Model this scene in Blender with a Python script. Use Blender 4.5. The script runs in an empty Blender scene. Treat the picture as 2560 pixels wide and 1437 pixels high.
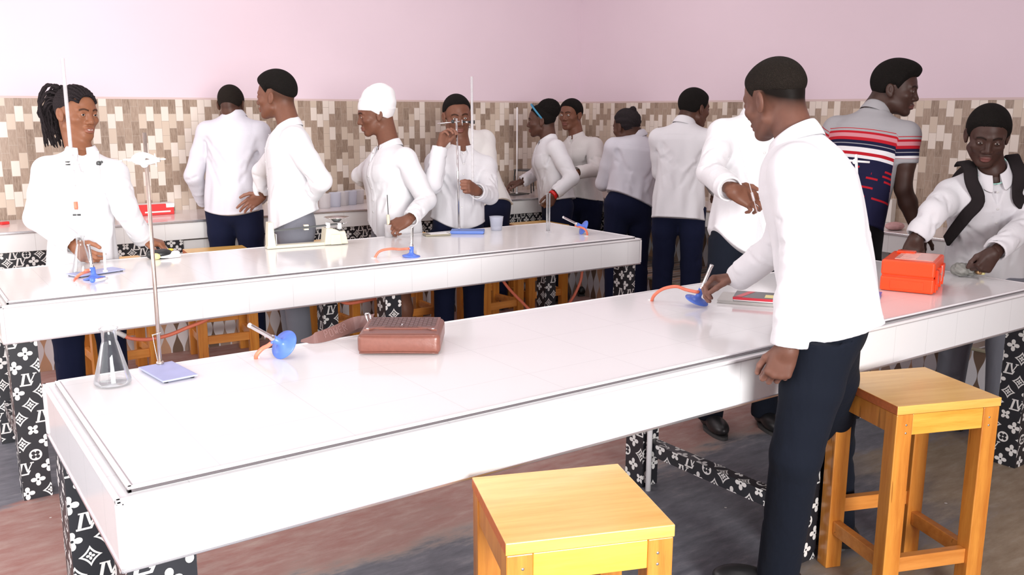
import bpy, math, random
import numpy as np
from mathutils import Vector, Matrix

# ------------------------------------------------------------------ camera, world, light, exposure
SC = bpy.context.scene
COL = SC.collection
H = 1.5
FPX, YAW, PITCH, ROLL = 2239.7, 0.9579, 0.1946, 0.003
_cy, _sy, _cp, _sp = math.cos(YAW), math.sin(YAW), math.cos(PITCH), math.sin(PITCH)
CF = np.array([_cy*_cp, _sy*_cp, -_sp]); _R0 = np.array([_sy, -_cy, 0.0]); _U0 = np.cross(_R0, CF)
CR = math.cos(ROLL)*_R0 + math.sin(ROLL)*_U0
CU = -math.sin(ROLL)*_R0 + math.cos(ROLL)*_U0
FH = np.array([_cy, _sy, 0.0]); RH = _R0.copy(); ZZ = np.array([0, 0, 1.0])
EYE = np.array([0, 0, H])

cam_data = bpy.data.cameras.new('camera')
cam = bpy.data.objects.new('camera', cam_data); COL.objects.link(cam)
cam_data.sensor_width = 36.0; cam_data.lens = 36.0*FPX/2560.0
cam_data.clip_start = 0.05; cam_data.clip_end = 100
_m = Matrix(((CR[0], CU[0], -CF[0], 0), (CR[1], CU[1], -CF[1], 0), (CR[2], CU[2], -CF[2], H), (0, 0, 0, 1)))
cam.matrix_world = _m
SC.camera = cam
SC.view_settings.view_transform = 'Standard'; SC.view_settings.look = 'None'
SC.view_settings.gamma = 1.0; SC.view_settings.use_curve_mapping = False
SC.view_settings.exposure = -0.25
SC.cycles.max_bounces = 8; SC.cycles.diffuse_bounces = 4; SC.cycles.glossy_bounces = 3
SC.cycles.transmission_bounces = 8; SC.cycles.transparent_max_bounces = 8
SC.cycles.caustics_reflective = False; SC.cycles.caustics_refractive = False
SC.cycles.sample_clamp_indirect = 6.0

world = bpy.data.worlds.new('sky'); SC.world = world
world.use_nodes = True
world.node_tree.nodes['Background'].inputs[0].default_value = (0.92, 0.95, 1.0, 1)
world.node_tree.nodes['Background'].inputs[1].default_value = 1.0

def window_light(name, loc, rot, sx, sy, power, color=(1, 0.98, 0.96)):
    L = bpy.data.lights.new(name, 'AREA'); L.shape = 'RECTANGLE'; L.size = sx; L.size_y = sy
    L.energy = power; L.color = color
    o = bpy.data.objects.new(name, L); COL.objects.link(o); o.location = loc; o.rotation_euler = rot
    return o
# daylight through the openings of the two unseen walls (beside and behind the camera)
window_light('window_daylight', (-2.15, 1.0, 1.75), (0, -math.pi/2, 0), 1.7, 3.6, 60)
window_light('window_daylight', (-2.15, 4.9, 1.75), (0, -math.pi/2, 0), 1.7, 2.2, 90)
window_light('doorway_daylight', (-0.8, -6.5, 2.1), (math.pi/2, 0, 0.0), 4.2, 3.0, 1900)
# unseen overhead fill lights, added to lift the bench tops and floor
for _x, _y in ((1.2, 1.6), (3.2, 2.6), (1.6, 5.0), (4.0, 5.0)):
    window_light('overhead_fill', (_x, _y, 3.2), (0, 0, 0), 1.2, 0.5, 11)

# ------------------------------------------------------------------ pixel helpers (pixel of the 2560x1437 frame + a real depth or plane)
def _ray(x, y): return CF + CR*((x-1280)/FPX) - CU*((y-718.5)/FPX)
def atd(x, y, d): return EYE + _ray(x, y)*d
def atz(x, y, z): r = _ray(x, y); return EYE + r*((z-H)/r[2])
def aty(x, y, Y): r = _ray(x, y); return EYE + r*(Y/r[1])
def atx(x, y, X): r = _ray(x, y); return EYE + r*(X/r[0])
def depth_of(P): return float((np.asarray(P)-EYE) @ CF)
def cv(r, u, f): v = RH*r + ZZ*u + FH*f; return v/np.linalg.norm(v)

# ------------------------------------------------------------------ materials
def new_mat(name):
    m = bpy.data.materials.new(name); m.use_nodes = True
    nt = m.node_tree; return m, nt, nt.nodes['Principled BSDF']
def N(nt, t, **kw):
    n = nt.nodes.new(t)
    for k, v in kw.items(): setattr(n, k, v)
    return n
def L(nt, a, b): nt.links.new(a, b)
def math_n(nt, op, a, b=None, clamp=False):
    n = N(nt, 'ShaderNodeMath', operation=op); n.use_clamp = clamp
    for i, v in enumerate((a, b)):
        if v is None: continue
        if isinstance(v, (int, float)): n.inputs[i].default_value = v
        else: L(nt, v, n.inputs[i])
    return n.outputs[0]
def mix_c(nt, fac, a, b, blend='MIX'):
    n = N(nt, 'ShaderNodeMix', data_type='RGBA', blend_type=blend)
    for i, v in ((0, fac), (6, a), (7, b)):
        if isinstance(v, (int, float)): n.inputs[i].default_value = v
        elif isinstance(v, (tuple, list)): n.inputs[i].default_value = (*v[:3], 1)
        else: L(nt, v, n.inputs[i])
    return n.outputs[2]
def coords(nt, kind='Object'): return N(nt, 'ShaderNodeTexCoord').outputs[kind]
def mapping(nt, vec, scale=(1, 1, 1), loc=(0, 0, 0), rot=(0, 0, 0)):
    n = N(nt, 'ShaderNodeMapping'); L(nt, vec, n.inputs[0])
    n.inputs['Location'].default_value = loc; n.inputs['Rotation'].default_value = rot; n.inputs['Scale'].default_value = scale
    return n.outputs[0]
def noise(nt, vec, scale, detail=3, rough=0.5, out=0):
    n = N(nt, 'ShaderNodeTexNoise'); L(nt, vec, n.inputs['Vector'])
    n.inputs['Scale'].default_value = scale; n.inputs['Detail'].default_value = detail; n.inputs['Roughness'].default_value = rough
    return n.outputs[out]
def ramp(nt, fac, stops):
    n = N(nt, 'ShaderNodeValToRGB'); L(nt, fac, n.inputs[0]); e = n.color_ramp.elements
    while len(e) < len(stops): e.new(0.5)
    for k, (p, c) in zip(e, stops): k.position = p; k.color = (*c, 1) if len(c) == 3 else c
    return n.outputs[0]
def bump(nt, p, height, strength=0.3, dist=0.01):
    b = N(nt, 'ShaderNodeBump'); b.inputs['Strength'].default_value = strength; b.inputs['Distance'].default_value = dist
    L(nt, height, b.inputs['Height']); L(nt, b.outputs[0], p.inputs['Normal'])
def plain(name, c, rough=0.5, metal=0.0, spec=0.5, var=0.06, nscale=30, bumpk=0.0):
    m, nt, p = new_mat(name)
    nz = noise(nt, coords(nt), nscale, 3)
    f = math_n(nt, 'MULTIPLY_ADD', nz, 2*var); nt.nodes[-1].inputs[2].default_value = 1-var
    L(nt, mix_c(nt, 1.0, c, f, 'MULTIPLY'), p.inputs['Base Color'])
    p.inputs['Roughness'].default_value = rough; p.inputs['Metallic'].default_value = metal
    p.inputs['Specular IOR Level'].default_value = spec
    if bumpk: bump(nt, p, nz, bumpk, 0.01)
    return m
def glass(name, c=(1, 1, 1), rough=0.03, ior=1.35):
    """thin clear laboratory glass: see-through, with pale reflections growing towards the edges"""
    m, nt, p = new_mat(name); nt.nodes.remove(p); out = nt.nodes['Material Output']
    t = N(nt, 'ShaderNodeBsdfTransparent'); t.inputs[0].default_value = (*c, 1)
    g = N(nt, 'ShaderNodeBsdfGlossy'); g.inputs['Color'].default_value = (0.95, 0.95, 0.97, 1); g.inputs['Roughness'].default_value = rough
    d = N(nt, 'ShaderNodeBsdfDiffuse'); d.inputs[0].default_value = (0.85, 0.85, 0.87, 1)
    lw = N(nt, 'ShaderNodeLayerWeight'); lw.inputs['Blend'].default_value = 0.22
    a = N(nt, 'ShaderNodeMixShader'); a.inputs[0].default_value = 0.35; L(nt, g.outputs[0], a.inputs[1]); L(nt, d.outputs[0], a.inputs[2])
    x = N(nt, 'ShaderNodeMixShader'); L(nt, math_n(nt, 'MULTIPLY_ADD', lw.outputs['Fresnel'], 0.75), x.inputs[0]); nt.nodes[-1].inputs[2].default_value = 0.02
    L(nt, t.outputs[0], x.inputs[1]); L(nt, a.outputs[0], x.inputs[2]); L(nt, x.outputs[0], out.inputs['Surface'])
    return m
def plastic_clear(name, c, alpha):
    m, nt, p = new_mat(name)
    p.inputs['Base Color'].default_value = (*c, 1); p.inputs['Roughness'].default_value = 0.15
    p.inputs['Alpha'].default_value = alpha
    return m

def fabric(name, c, rough=0.9, weave=700, fold=0.25, sheen=0.1):
    m, nt, p = new_mat(name)
    co = coords(nt)
    a = noise(nt, mapping(nt, co, (1, 1, 0.45)), 14, 3, 0.5)
    b = noise(nt, co, weave, 1, 0.5)
    f = math_n(nt, 'MULTIPLY_ADD', b, 0.06); nt.nodes[-1].inputs[2].default_value = 0.97
    L(nt, mix_c(nt, 1.0, c, f, 'MULTIPLY'), p.inputs['Base Color'])
    p.inputs['Roughness'].default_value = rough; p.inputs['Specular IOR Level'].default_value = 0.2 if c[0] > 0.1 else 0.08
    p.inputs['Sheen Weight'].default_value = sheen
    bump(nt, p, a, fold, 0.02)
    return m

def skin(name, c, lip=(0.30, 0.10, 0.09)):
    m, nt, p = new_mat(name)
    at = N(nt, 'ShaderNodeAttribute'); at.attribute_name = 'tint'
    sep = N(nt, 'ShaderNodeSeparateColor'); L(nt, at.outputs['Color'], sep.inputs[0])
    nz = noise(nt, coords(nt), 60, 4)
    f = math_n(nt, 'MULTIPLY_ADD', nz, 0.25); nt.nodes[-1].inputs[2].default_value = 0.87
    base = mix_c(nt, 1.0, c, f, 'MULTIPLY')
    base = mix_c(nt, sep.outputs[0], base, tuple(0.45*a+0.55*b*0.8 for a, b in zip(c, lip)))       # lips
    base = mix_c(nt, sep.outputs[1], base, (0.009, 0.007, 0.006))                                  # brows and shaved stubble
    base = mix_c(nt, sep.outputs[2], base, tuple(min(1, v*2.0+0.05) for v in c))                   # nails, palms
    L(nt, base, p.inputs['Base Color'])
    p.inputs['Roughness'].default_value = 0.5; L(nt, math_n(nt, 'MULTIPLY_ADD', sep.outputs[1], -0.30), p.inputs['Specular IOR Level']); nt.nodes[-1].inputs[2].default_value = 0.35
    p.inputs['Subsurface Weight'].default_value = 0.04
    p.inputs['Subsurface Radius'].default_value = (0.01, 0.004, 0.003)
    return m
def hairmat(name, c=(0.006, 0.005, 0.0045), scale=420):
    m, nt, p = new_mat(name)
    v = N(nt, 'ShaderNodeTexVoronoi'); L(nt, coords(nt), v.inputs['Vector']); v.inputs['Scale'].default_value = scale
    L(nt, mix_c(nt, v.outputs['Distance'], c, tuple(x*2.2 for x in c)), p.inputs['Base Color'])
    p.inputs['Roughness'].default_value = 0.85; p.inputs['Specular IOR Level'].default_value = 0.10
    bump(nt, p, v.outputs['Distance'], 0.7, 0.004)
    return m

def wood(name, light, dark, axis='X', rough=0.28):
    m, nt, p = new_mat(name)
    co = coords(nt)
    sc = {'X': (1.2, 16, 16), 'Y': (16, 1.2, 16), 'Z': (16, 16, 1.2)}[axis]
    oi = N(nt, 'ShaderNodeObjectInfo')
    off = N(nt, 'ShaderNodeVectorMath', operation='SCALE'); off.inputs[0].default_value = (3.1, 7.7, 5.3); L(nt, oi.outputs['Random'], off.inputs[3])
    ad = N(nt, 'ShaderNodeVectorMath', operation='ADD'); L(nt, co, ad.inputs[0]); L(nt, off.outputs[0], ad.inputs[1])
    a = noise(nt, mapping(nt, ad.outputs[0], sc), 2.2, 5, 0.6)
    b = noise(nt, mapping(nt, ad.outputs[0], tuple(s*4 for s in sc)), 6, 3, 0.6)
    c = math_n(nt, 'ADD', math_n(nt, 'MULTIPLY', a, 0.8), math_n(nt, 'MULTIPLY', b, 0.2))
    mid = tuple((x*0.6+y*0.4) for x, y in zip(light, dark))
    col = ramp(nt, c, [(0.33, dark), (0.5, mid), (0.62, light)])
    k = noise(nt, mapping(nt, ad.outputs[0], tuple(0.35*s for s in sc)), 9, 1)
    col = mix_c(nt, math_n(nt, 'MULTIPLY', math_n(nt, 'GREATER_THAN', k, 0.74), 0.55), col, tuple(x*0.4 for x in dark))
    L(nt, col, p.inputs['Base Color']); p.inputs['Roughness'].default_value = rough
    p.inputs['Coat Weight'].default_value = 0.15; p.inputs['Coat Roughness'].default_value = 0.15
    bump(nt, p, c, 0.08, 0.004)
    return m

def wall_uv(nt, axis):
    s = N(nt, 'ShaderNodeSeparateXYZ'); L(nt, coords(nt), s.inputs[0])
    return (s.outputs[0] if axis == 'X' else s.outputs[1]), s.outputs[2], s
def paint_wall(name, axis):
    """pink emulsion above, a mosaic of small upright tiles below 1.58 m"""
    m, nt, p = new_mat(name)
    u, z, s = wall_uv(nt, axis)
    TW, TH, TOP = 0.0505, 0.1, 1.572
    uu = math_n(nt, 'DIVIDE', u, TW); ci = math_n(nt, 'FLOOR', uu); fu = math_n(nt, 'FRACT', uu)
    odd = math_n(nt, 'MULTIPLY', math_n(nt, 'FLOORED_MODULO', ci, 2.0), 0.5)
    vv = math_n(nt, 'ADD', math_n(nt, 'DIVIDE', math_n(nt, 'SUBTRACT', TOP, z), TH), odd)
    ri = math_n(nt, 'FLOOR', vv); fv = math_n(nt, 'FRACT', vv)
    cb = N(nt, 'ShaderNodeCombineXYZ'); L(nt, ci, cb.inputs[0]); L(nt, ri, cb.inputs[1]); cb.inputs[2].default_value = 3.0 if axis == 'X' else 11.0
    wn = N(nt, 'ShaderNodeTexWhiteNoise'); L(nt, cb.outputs[0], wn.inputs[0])
    r1 = wn.outputs['Value']
    sel = ramp(nt, r1, [(0.0, (0.70, 0.62, 0.55)), (0.30, (0.56, 0.46, 0.37)), (0.47, (0.27, 0.19, 0.14)), (0.84, (0.17, 0.11, 0.075))])
    nt.nodes[-1].color_ramp.interpolation = 'CONSTANT'
    streak = noise(nt, mapping(nt, coords(nt), (60, 60, 9)), 2.2, 4, 0.7)
    dk = math_n(nt, 'MULTIPLY', math_n(nt, 'GREATER_THAN', r1, 0.47), 0.75)
    sel = mix_c(nt, math_n(nt, 'MULTIPLY', dk, math_n(nt, 'SUBTRACT', math_n(nt, 'MULTIPLY', streak, 2.2), 0.6, True)), sel, (0.47, 0.37, 0.29))
    jx = math_n(nt, 'LESS_THAN', math_n(nt, 'ABSOLUTE', math_n(nt, 'SUBTRACT', fu, 0.5)), 0.475)
    jy = math_n(nt, 'LESS_THAN', math_n(nt, 'ABSOLUTE', math_n(nt, 'SUBTRACT', fv, 0.5)), 0.487)
    tile = mix_c(nt, math_n(nt, 'MULTIPLY', jx, jy), (0.40, 0.33, 0.27), sel)
    edge = math_n(nt, 'GREATER_THAN', z, TOP)
    pnz = noise(nt, coords(nt), 1.6, 4)
    pink = mix_c(nt, pnz, (0.68, 0.55, 0.612), (0.73, 0.592, 0.655))
    border = math_n(nt, 'MULTIPLY', math_n(nt, 'GREATER_THAN', z, TOP), math_n(nt, 'LESS_THAN', z, TOP+0.014))
    up = mix_c(nt, border, pink, (0.60, 0.46, 0.44))
    L(nt, mix_c(nt, edge, tile, up), p.inputs['Base Color'])
    L(nt, math_n(nt, 'MULTIPLY_ADD', edge, 0.35), p.inputs['Roughness']); nt.nodes[-1].inputs[2].default_value = 0.3
    p.inputs['Specular IOR Level'].default_value = 0.35
    return m
def ogee(name, axis):
    """kerb and lower wall tile: white lens shapes between peach, brown and grey ones"""
    m, nt, p = new_mat(name)
    u, z, s = wall_uv(nt, axis)
    W, HH = 0.075, 0.23
    uu = math_n(nt, 'DIVIDE', u, W); ci = math_n(nt, 'FLOOR', uu); fu = math_n(nt, 'ABSOLUTE', math_n(nt, 'SUBTRACT', math_n(nt, 'FRACT', uu), 0.5))
    cs = math_n(nt, 'COSINE', math_n(nt, 'MULTIPLY', math_n(nt, 'SUBTRACT', z, 0.125), 2*math.pi/HH))
    w = math_n(nt, 'MULTIPLY_ADD', cs, 0.21); nt.nodes[-1].inputs[2].default_value = 0.27
    lens = math_n(nt, 'LESS_THAN', fu, w)
    gi = math_n(nt, 'FLOOR', math_n(nt, 'ADD', uu, 0.5))
    md = math_n(nt, 'DIVIDE', math_n(nt, 'FLOORED_MODULO', gi, 3.0), 3.0)
    alt = ramp(nt, md, [(0.0, (0.50, 0.30, 0.19)), (0.3, (0.16, 0.105, 0.075)), (0.62, (0.33, 0.24, 0.19))])
    nt.nodes[-1].color_ramp.interpolation = 'CONSTANT'
    L(nt, mix_c(nt, lens, alt, (0.66, 0.64, 0.66)), p.inputs['Base Color'])
    p.inputs['Roughness'].default_value = 0.3
    return m
def tiles_white(name, sx, sy, sz, line=(0.76, 0.75, 0.76), c=(0.86, 0.855, 0.86)):
    m, nt, p = new_mat(name)
    s = N(nt, 'ShaderNodeSeparateXYZ'); L(nt, coords(nt), s.inputs[0])
    mask = None
    for k, sp in enumerate((sx, sy, sz)):
        if not sp: continue
        f = math_n(nt, 'ABSOLUTE', math_n(nt, 'SUBTRACT', math_n(nt, 'FRACT', math_n(nt, 'ADD', math_n(nt, 'DIVIDE', s.outputs[k], sp), 0.31)), 0.5))
        j = math_n(nt, 'GREATER_THAN', f, 0.5-0.0012/sp)
        mask = j if mask is None else math_n(nt, 'MAXIMUM', mask, j)
    L(nt, mix_c(nt, mask, c, line), p.inputs['Base Color'])
    p.inputs['Roughness'].default_value = 0.12; p.inputs['Specular IOR Level'].default_value = 0.5
    return m
def floor_mat():
    m, nt, p = new_mat('painted_concrete_floor')
    co = coords(nt)
    s = N(nt, 'ShaderNodeSeparateXYZ'); L(nt, co, s.inputs[0]); X, Y = s.outputs[0], s.outputs[1]
    big = noise(nt, mapping(nt, co, (0.6, 1.5, 1)), 2.2, 6, 0.62)
    fine = noise(nt, mapping(nt, co, (1.0, 3.2, 1)), 7, 6, 0.68)
    nb = math_n(nt, 'MULTIPLY', math_n(nt, 'SUBTRACT', big, 0.5), 0.9)
    nf = math_n(nt, 'MULTIPLY', math_n(nt, 'SUBTRACT', fine, 0.5), 0.35)
    yn = math_n(nt, 'ADD', Y, math_n(nt, 'ADD', nb, nf))
    def smooth(a, b, v):
        n = N(nt, 'ShaderNodeMapRange', interpolation_type='SMOOTHSTEP'); L(nt, v, n.inputs[0])
        n.inputs[1].default_value = a; n.inputs[2].default_value = b; return n.outputs[0]
    red = math_n(nt, 'MULTIPLY', smooth(2.56, 2.68, yn), math_n(nt, 'SUBTRACT', 1.0, smooth(3.66, 3.78, yn)))
    red2 = smooth(4.55, 4.7, yn)
    red = math_n(nt, 'MAXIMUM', red, red2)
    beige = math_n(nt, 'MULTIPLY', smooth(3.0, 3.5, math_n(nt, 'ADD', X, math_n(nt, 'ADD', nb, nf))), math_n(nt, 'SUBTRACT', 1.0, smooth(2.0, 2.25, yn)))
    front = math_n(nt, 'SUBTRACT', 1.0, smooth(1.45, 1.75, yn))
    beige = math_n(nt, 'MAXIMUM', beige, math_n(nt, 'MULTIPLY', front, smooth(2.0, 2.6, X)))
    grey = ramp(nt, fine, [(0.3, (0.10, 0.105, 0.125)), (0.55, (0.165, 0.168, 0.195)), (0.75, (0.27, 0.265, 0.285))])
    redc = ramp(nt, fine, [(0.3, (0.29, 0.125, 0.105)), (0.52, (0.34, 0.20, 0.175)), (0.75, (0.41, 0.30, 0.26))])
    bei = ramp(nt, fine, [(0.3, (0.25, 0.185, 0.12)), (0.55, (0.33, 0.26, 0.18)), (0.75, (0.40, 0.34, 0.26))])
    c = mix_c(nt, red, grey, redc); c = mix_c(nt, beige, c, bei)
    edge = math_n(nt, 'MULTIPLY', smooth(2.5, 2.62, yn), math_n(nt, 'SUBTRACT', 1.0, smooth(2.62, 2.75, yn)))
    c = mix_c(nt, math_n(nt, 'MULTIPLY', edge, 0.5), c, (0.36, 0.30, 0.26))
    v = N(nt, 'ShaderNodeTexVoronoi'); L(nt, co, v.inputs['Vector']); v.inputs['Scale'].default_value = 5.5
    speck = math_n(nt, 'LESS_THAN', v.outputs['Distance'], 0.035)
    c = mix_c(nt, speck, c, (0.62, 0.6, 0.57))
    L(nt, c, p.inputs['Base Color']); p.inputs['Roughness'].default_value = 0.55
    bump(nt, p, fine, 0.15, 0.01)
    return m
def stripes():
    """knitted polo: grey yoke, then red, pink, navy, white bands, then navy with red dashes; the attribute t runs down from the shoulder (metres)"""
    m, nt, p = new_mat('striped_knit')
    at = N(nt, 'ShaderNodeAttribute'); at.attribute_name = 'tint'
    sep = N(nt, 'ShaderNodeSeparateColor'); L(nt, at.outputs['Color'], sep.inputs[0])
    G, RD, PK, NV, WH = (0.34, 0.33, 0.345), (0.42, 0.012, 0.022), (0.55, 0.22, 0.25), (0.012, 0.012, 0.04), (0.72, 0.70, 0.72)
    seq = [(0, G), (.118, RD), (.124, G), (.134, RD), (.148, PK), (.166, RD), (.182, NV), (.196, G), (.201, NV), (.216, WH), (.242, RD), (.254, WH), (.272, NV)]
    n = N(nt, 'ShaderNodeValToRGB'); n.color_ramp.interpolation = 'CONSTANT'; L(nt, sep.outputs[0], n.inputs[0])
    e = n.color_ramp.elements
    while len(e) < len(seq): e.new(0.5)
    for k, (a, c) in zip(e, seq): k.position = a; k.color = (*c, 1)
    # loose red dashes in the navy part
    b2 = math_n(nt, 'DIVIDE', sep.outputs[0], 0.024); row = math_n(nt, 'FLOOR', b2); fr = math_n(nt, 'FRACT', b2)
    cb = N(nt, 'ShaderNodeCombineXYZ'); L(nt, math_n(nt, 'MULTIPLY', sep.outputs[1], 9.0), cb.inputs[0]); L(nt, math_n(nt, 'MULTIPLY', row, 3.7), cb.inputs[1])
    dn = noise(nt, cb.outputs[0], 1.0, 1)
    dash = math_n(nt, 'MULTIPLY', math_n(nt, 'GREATER_THAN', dn, 0.53), math_n(nt, 'LESS_THAN', fr, 0.42))
    low = math_n(nt, 'MULTIPLY', math_n(nt, 'GREATER_THAN', sep.outputs[0], 0.283), math_n(nt, 'LESS_THAN', sep.outputs[0], 0.47))
    c = mix_c(nt, math_n(nt, 'MULTIPLY', dash, low), n.outputs[0], RD)
    L(nt, c, p.inputs['Base Color']); p.inputs['Roughness'].default_value = 0.9; p.inputs['Specular IOR Level'].default_value = 0.15
    bump(nt, p, noise(nt, coords(nt), 14, 3), 0.2, 0.02)
    return m

M = dict(
    floor=floor_mat(), wallX=paint_wall('pink_wall_with_mosaic', 'X'), wallY=paint_wall('pink_wall_with_mosaic', 'Y'),
    ogeeX=ogee('lens_pattern_tile', 'X'), ogeeY=ogee('lens_pattern_tile', 'Y'),
    pink=plain('pink_emulsion', (0.74, 0.565, 0.63), 0.7), ceil=plain('white_ceiling', (0.82, 0.8, 0.82), 0.8),
    top=tiles_white('white_bench_tile', 0.3, 0.3, 0), apronX=tiles_white('white_apron_tile', 0.2, 0.2, 0, (0.72, 0.72, 0.73), (0.87, 0.87, 0.88)),
    ctop=plain('counter_tile', (0.72, 0.665, 0.66), 0.15, var=0.03), capron=tiles_white('counter_apron_tile', 0.25, 0.25, 0, (0.6, 0.58, 0.57), (0.78, 0.775, 0.77)),
    alu=plain('polished_aluminium_trim', (0.80, 0.78, 0.80), 0.22, 0.85, var=0.03), edgedark=plain('dark_reflective_edge', (0.30, 0.28, 0.29), 0.22, 0.9, var=0.05), joint_shade=plain('grey_joint_and_groove_shade', (0.46, 0.43, 0.45), 0.5), pvc=plain('white_plastic_trim', (0.85, 0.83, 0.84), 0.3, var=0.02),
    olive=plain('olive_tile_edge', (0.30, 0.27, 0.19), 0.4), black=plain('black_printed_wrap', (0.018, 0.019, 0.024), 0.35, var=0.25, nscale=12),
    print=plain('white_print', (0.78, 0.77, 0.75), 0.4, var=0.03), putty=plain('torn_wrap_backing', (0.42, 0.40, 0.38), 0.8, var=0.3, nscale=40),
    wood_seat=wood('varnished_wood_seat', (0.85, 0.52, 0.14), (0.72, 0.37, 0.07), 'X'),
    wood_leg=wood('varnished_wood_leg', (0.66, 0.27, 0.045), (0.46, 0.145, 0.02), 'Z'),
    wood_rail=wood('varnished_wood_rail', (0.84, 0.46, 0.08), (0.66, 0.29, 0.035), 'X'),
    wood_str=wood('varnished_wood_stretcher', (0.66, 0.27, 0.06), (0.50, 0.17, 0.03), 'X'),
    endgrain=plain('red_end_grain', (0.50, 0.13, 0.035), 0.4, var=0.3, nscale=90), steel=plain('screw_steel', (0.6, 0.6, 0.6), 0.3, 0.9),
    chrome=plain('bright_steel', (0.78, 0.77, 0.76), 0.16, 1.0, var=0.05), rodsteel=plain('dull_steel_rod', (0.62, 0.52, 0.46), 0.33, 0.9, var=0.2, nscale=60),
    bluebase=plain('blue_enamel', (0.085, 0.18, 0.66), 0.35, var=0.08), bluepale=plain('faded_blue_enamel', (0.40, 0.44, 0.72), 0.4, var=0.12, nscale=18),
    bluemid=plain('mid_blue_enamel', (0.10, 0.20, 0.58), 0.4, var=0.1), hose=plain('red_rubber_hose', (0.78, 0.20, 0.115), 0.45, var=0.08),
    grommet=plain('white_plastic', (0.86, 0.85, 0.84), 0.35, var=0.02), clampwhite=plain('white_cast_clamp', (0.84, 0.84, 0.83), 0.35, var=0.04),
    clampdark=plain('dark_clamp_rubber', (0.03, 0.03, 0.03), 0.5), glass=glass('clear_glass', (0.97, 0.98, 0.98), 0.02, 1.22),
    thinplastic=plastic_clear('frosted_plastic', (0.75, 0.78, 0.90), 0.42), milk=plastic_clear('milky_plastic', (0.82, 0.80, 0.82), 0.38),
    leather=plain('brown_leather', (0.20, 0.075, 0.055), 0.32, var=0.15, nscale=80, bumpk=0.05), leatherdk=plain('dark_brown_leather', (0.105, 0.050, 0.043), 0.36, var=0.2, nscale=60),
    strap=plain('brown_nylon_webbing', (0.17, 0.085, 0.075), 0.45, var=0.12, nscale=300), straptext=plain('woven_lettering', (0.26, 0.15, 0.14), 0.4),
    orange=plain('orange_plastic', (0.88, 0.075, 0.012), 0.34, var=0.05, nscale=12), orangedk=plain('deep_orange_plastic', (0.80, 0.055, 0.008), 0.3, var=0.05),
    label=plain('frosted_label_panel', (0.78, 0.40, 0.34), 0.3, var=0.05), cream=plain('cream_enamel', (0.72, 0.68, 0.53), 0.4, var=0.04),
    darkgrey=plain('dark_grey_metal', (0.09, 0.095, 0.095), 0.4, 0.5), blackp=plain('black_plastic', (0.015, 0.015, 0.016), 0.4),
    redbox=plain('red_card', (0.68, 0.03, 0.03), 0.5, var=0.05), white=plain('white_paper', (0.85, 0.84, 0.84), 0.7, var=0.03), yellow=plain('yellow_plastic', (0.80, 0.55, 0.06), 0.5),
    paleyellow=plain('pale_yellow_rubber', (0.85, 0.76, 0.33), 0.5), brass=plain('old_brass', (0.30, 0.18, 0.08), 0.4, 0.6), greyfoil=plain('grey_wrapping', (0.24, 0.24, 0.22), 0.45, var=0.35, nscale=45, bumpk=0.5),
    slate=plain('grey_card_cover', (0.46, 0.44, 0.42), 0.4), bookred=plain('red_book_cover', (0.58, 0.03, 0.05), 0.4), bookdark=plain('dark_book_cover', (0.06, 0.055, 0.06), 0.35, var=0.4, nscale=25),
    shirt=fabric('white_cotton', (0.70, 0.69, 0.715)), shirtgirl=fabric('white_cotton_bright', (0.74, 0.735, 0.755)), shirtcream=fabric('ivory_cotton', (0.67, 0.645, 0.63)), shirtlilac=fabric('bluish_white_cotton', (0.60, 0.59, 0.645)),
    navy=fabric('navy_twill', (0.010, 0.013, 0.036), 0.85, fold=0.35, sheen=0.02), blacktr=fabric('blue_black_twill', (0.009, 0.0115, 0.019), 0.85, fold=0.4, sheen=0.02), grey=fabric('grey_flannel', (0.17, 0.175, 0.205), 0.9, fold=0.35),
    greydark=fabric('charcoal_cotton', (0.05, 0.05, 0.055), 0.9), black_tr=fabric('black_twill', (0.008, 0.008, 0.009), 0.85, fold=0.3, sheen=0.02),
    stripes=stripes(), knitgrey=fabric('grey_knit', (0.34, 0.33, 0.345), 0.95, fold=0.1),
    hair=hairmat('black_curly_hair'), hairbrown=hairmat('short_cropped_hair', (0.010, 0.0075, 0.006), 500), braid=hairmat('braided_hair', (0.014, 0.011, 0.012), 260),
    knit=fabric('white_jersey', (0.82, 0.805, 0.81), 0.95, 300, 0.15), teal=plain('blue_satin_band', (0.03, 0.20, 0.34), 0.4), mint=plain('mint_cord', (0.38, 0.68, 0.60), 0.6),
    strapblack=fabric('black_padded_strap', (0.022, 0.018, 0.019), 0.9, 500, 0.3, 0.0), eye=plain('eye_white', (0.62, 0.58, 0.54), 0.2, var=0.02), iris=plain('dark_iris', (0.014, 0.008, 0.006), 0.15),
    tooth=plain('tooth_white', (0.8, 0.78, 0.72), 0.25, var=0.02), shoe=plain('black_shoe_leather', (0.012, 0.012, 0.013), 0.4, var=0.2), shoewhite=plain('grubby_white_canvas', (0.46, 0.43, 0.40), 0.8, var=0.25, nscale=22),
    sole=plain('rubber_sole', (0.05, 0.05, 0.05), 0.7), button=plain('shirt_button', (0.70, 0.69, 0.68), 0.3), bracelet=plain('red_bead_bracelet', (0.55, 0.012, 0.012), 0.35),
    pinkcloth=plain('pink_cloth', (0.60, 0.36, 0.35), 0.9, var=0.3, nscale=40, bumpk=0.5), paperbox=plain('white_card_box', (0.70, 0.66, 0.62), 0.7), redink=plain('white_print_on_red', (0.75, 0.72, 0.70), 0.5),
)
SK = dict(
    warm=skin('skin_warm_brown', (0.235, 0.092, 0.045)), mid=skin('skin_brown', (0.165, 0.066, 0.038)), front=skin('skin_reddish_brown', (0.140, 0.060, 0.040)),
    deep=skin('skin_deep_brown', (0.085, 0.035, 0.022)), dark=skin('skin_dark_brown', (0.052, 0.023, 0.016)),
)
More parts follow.
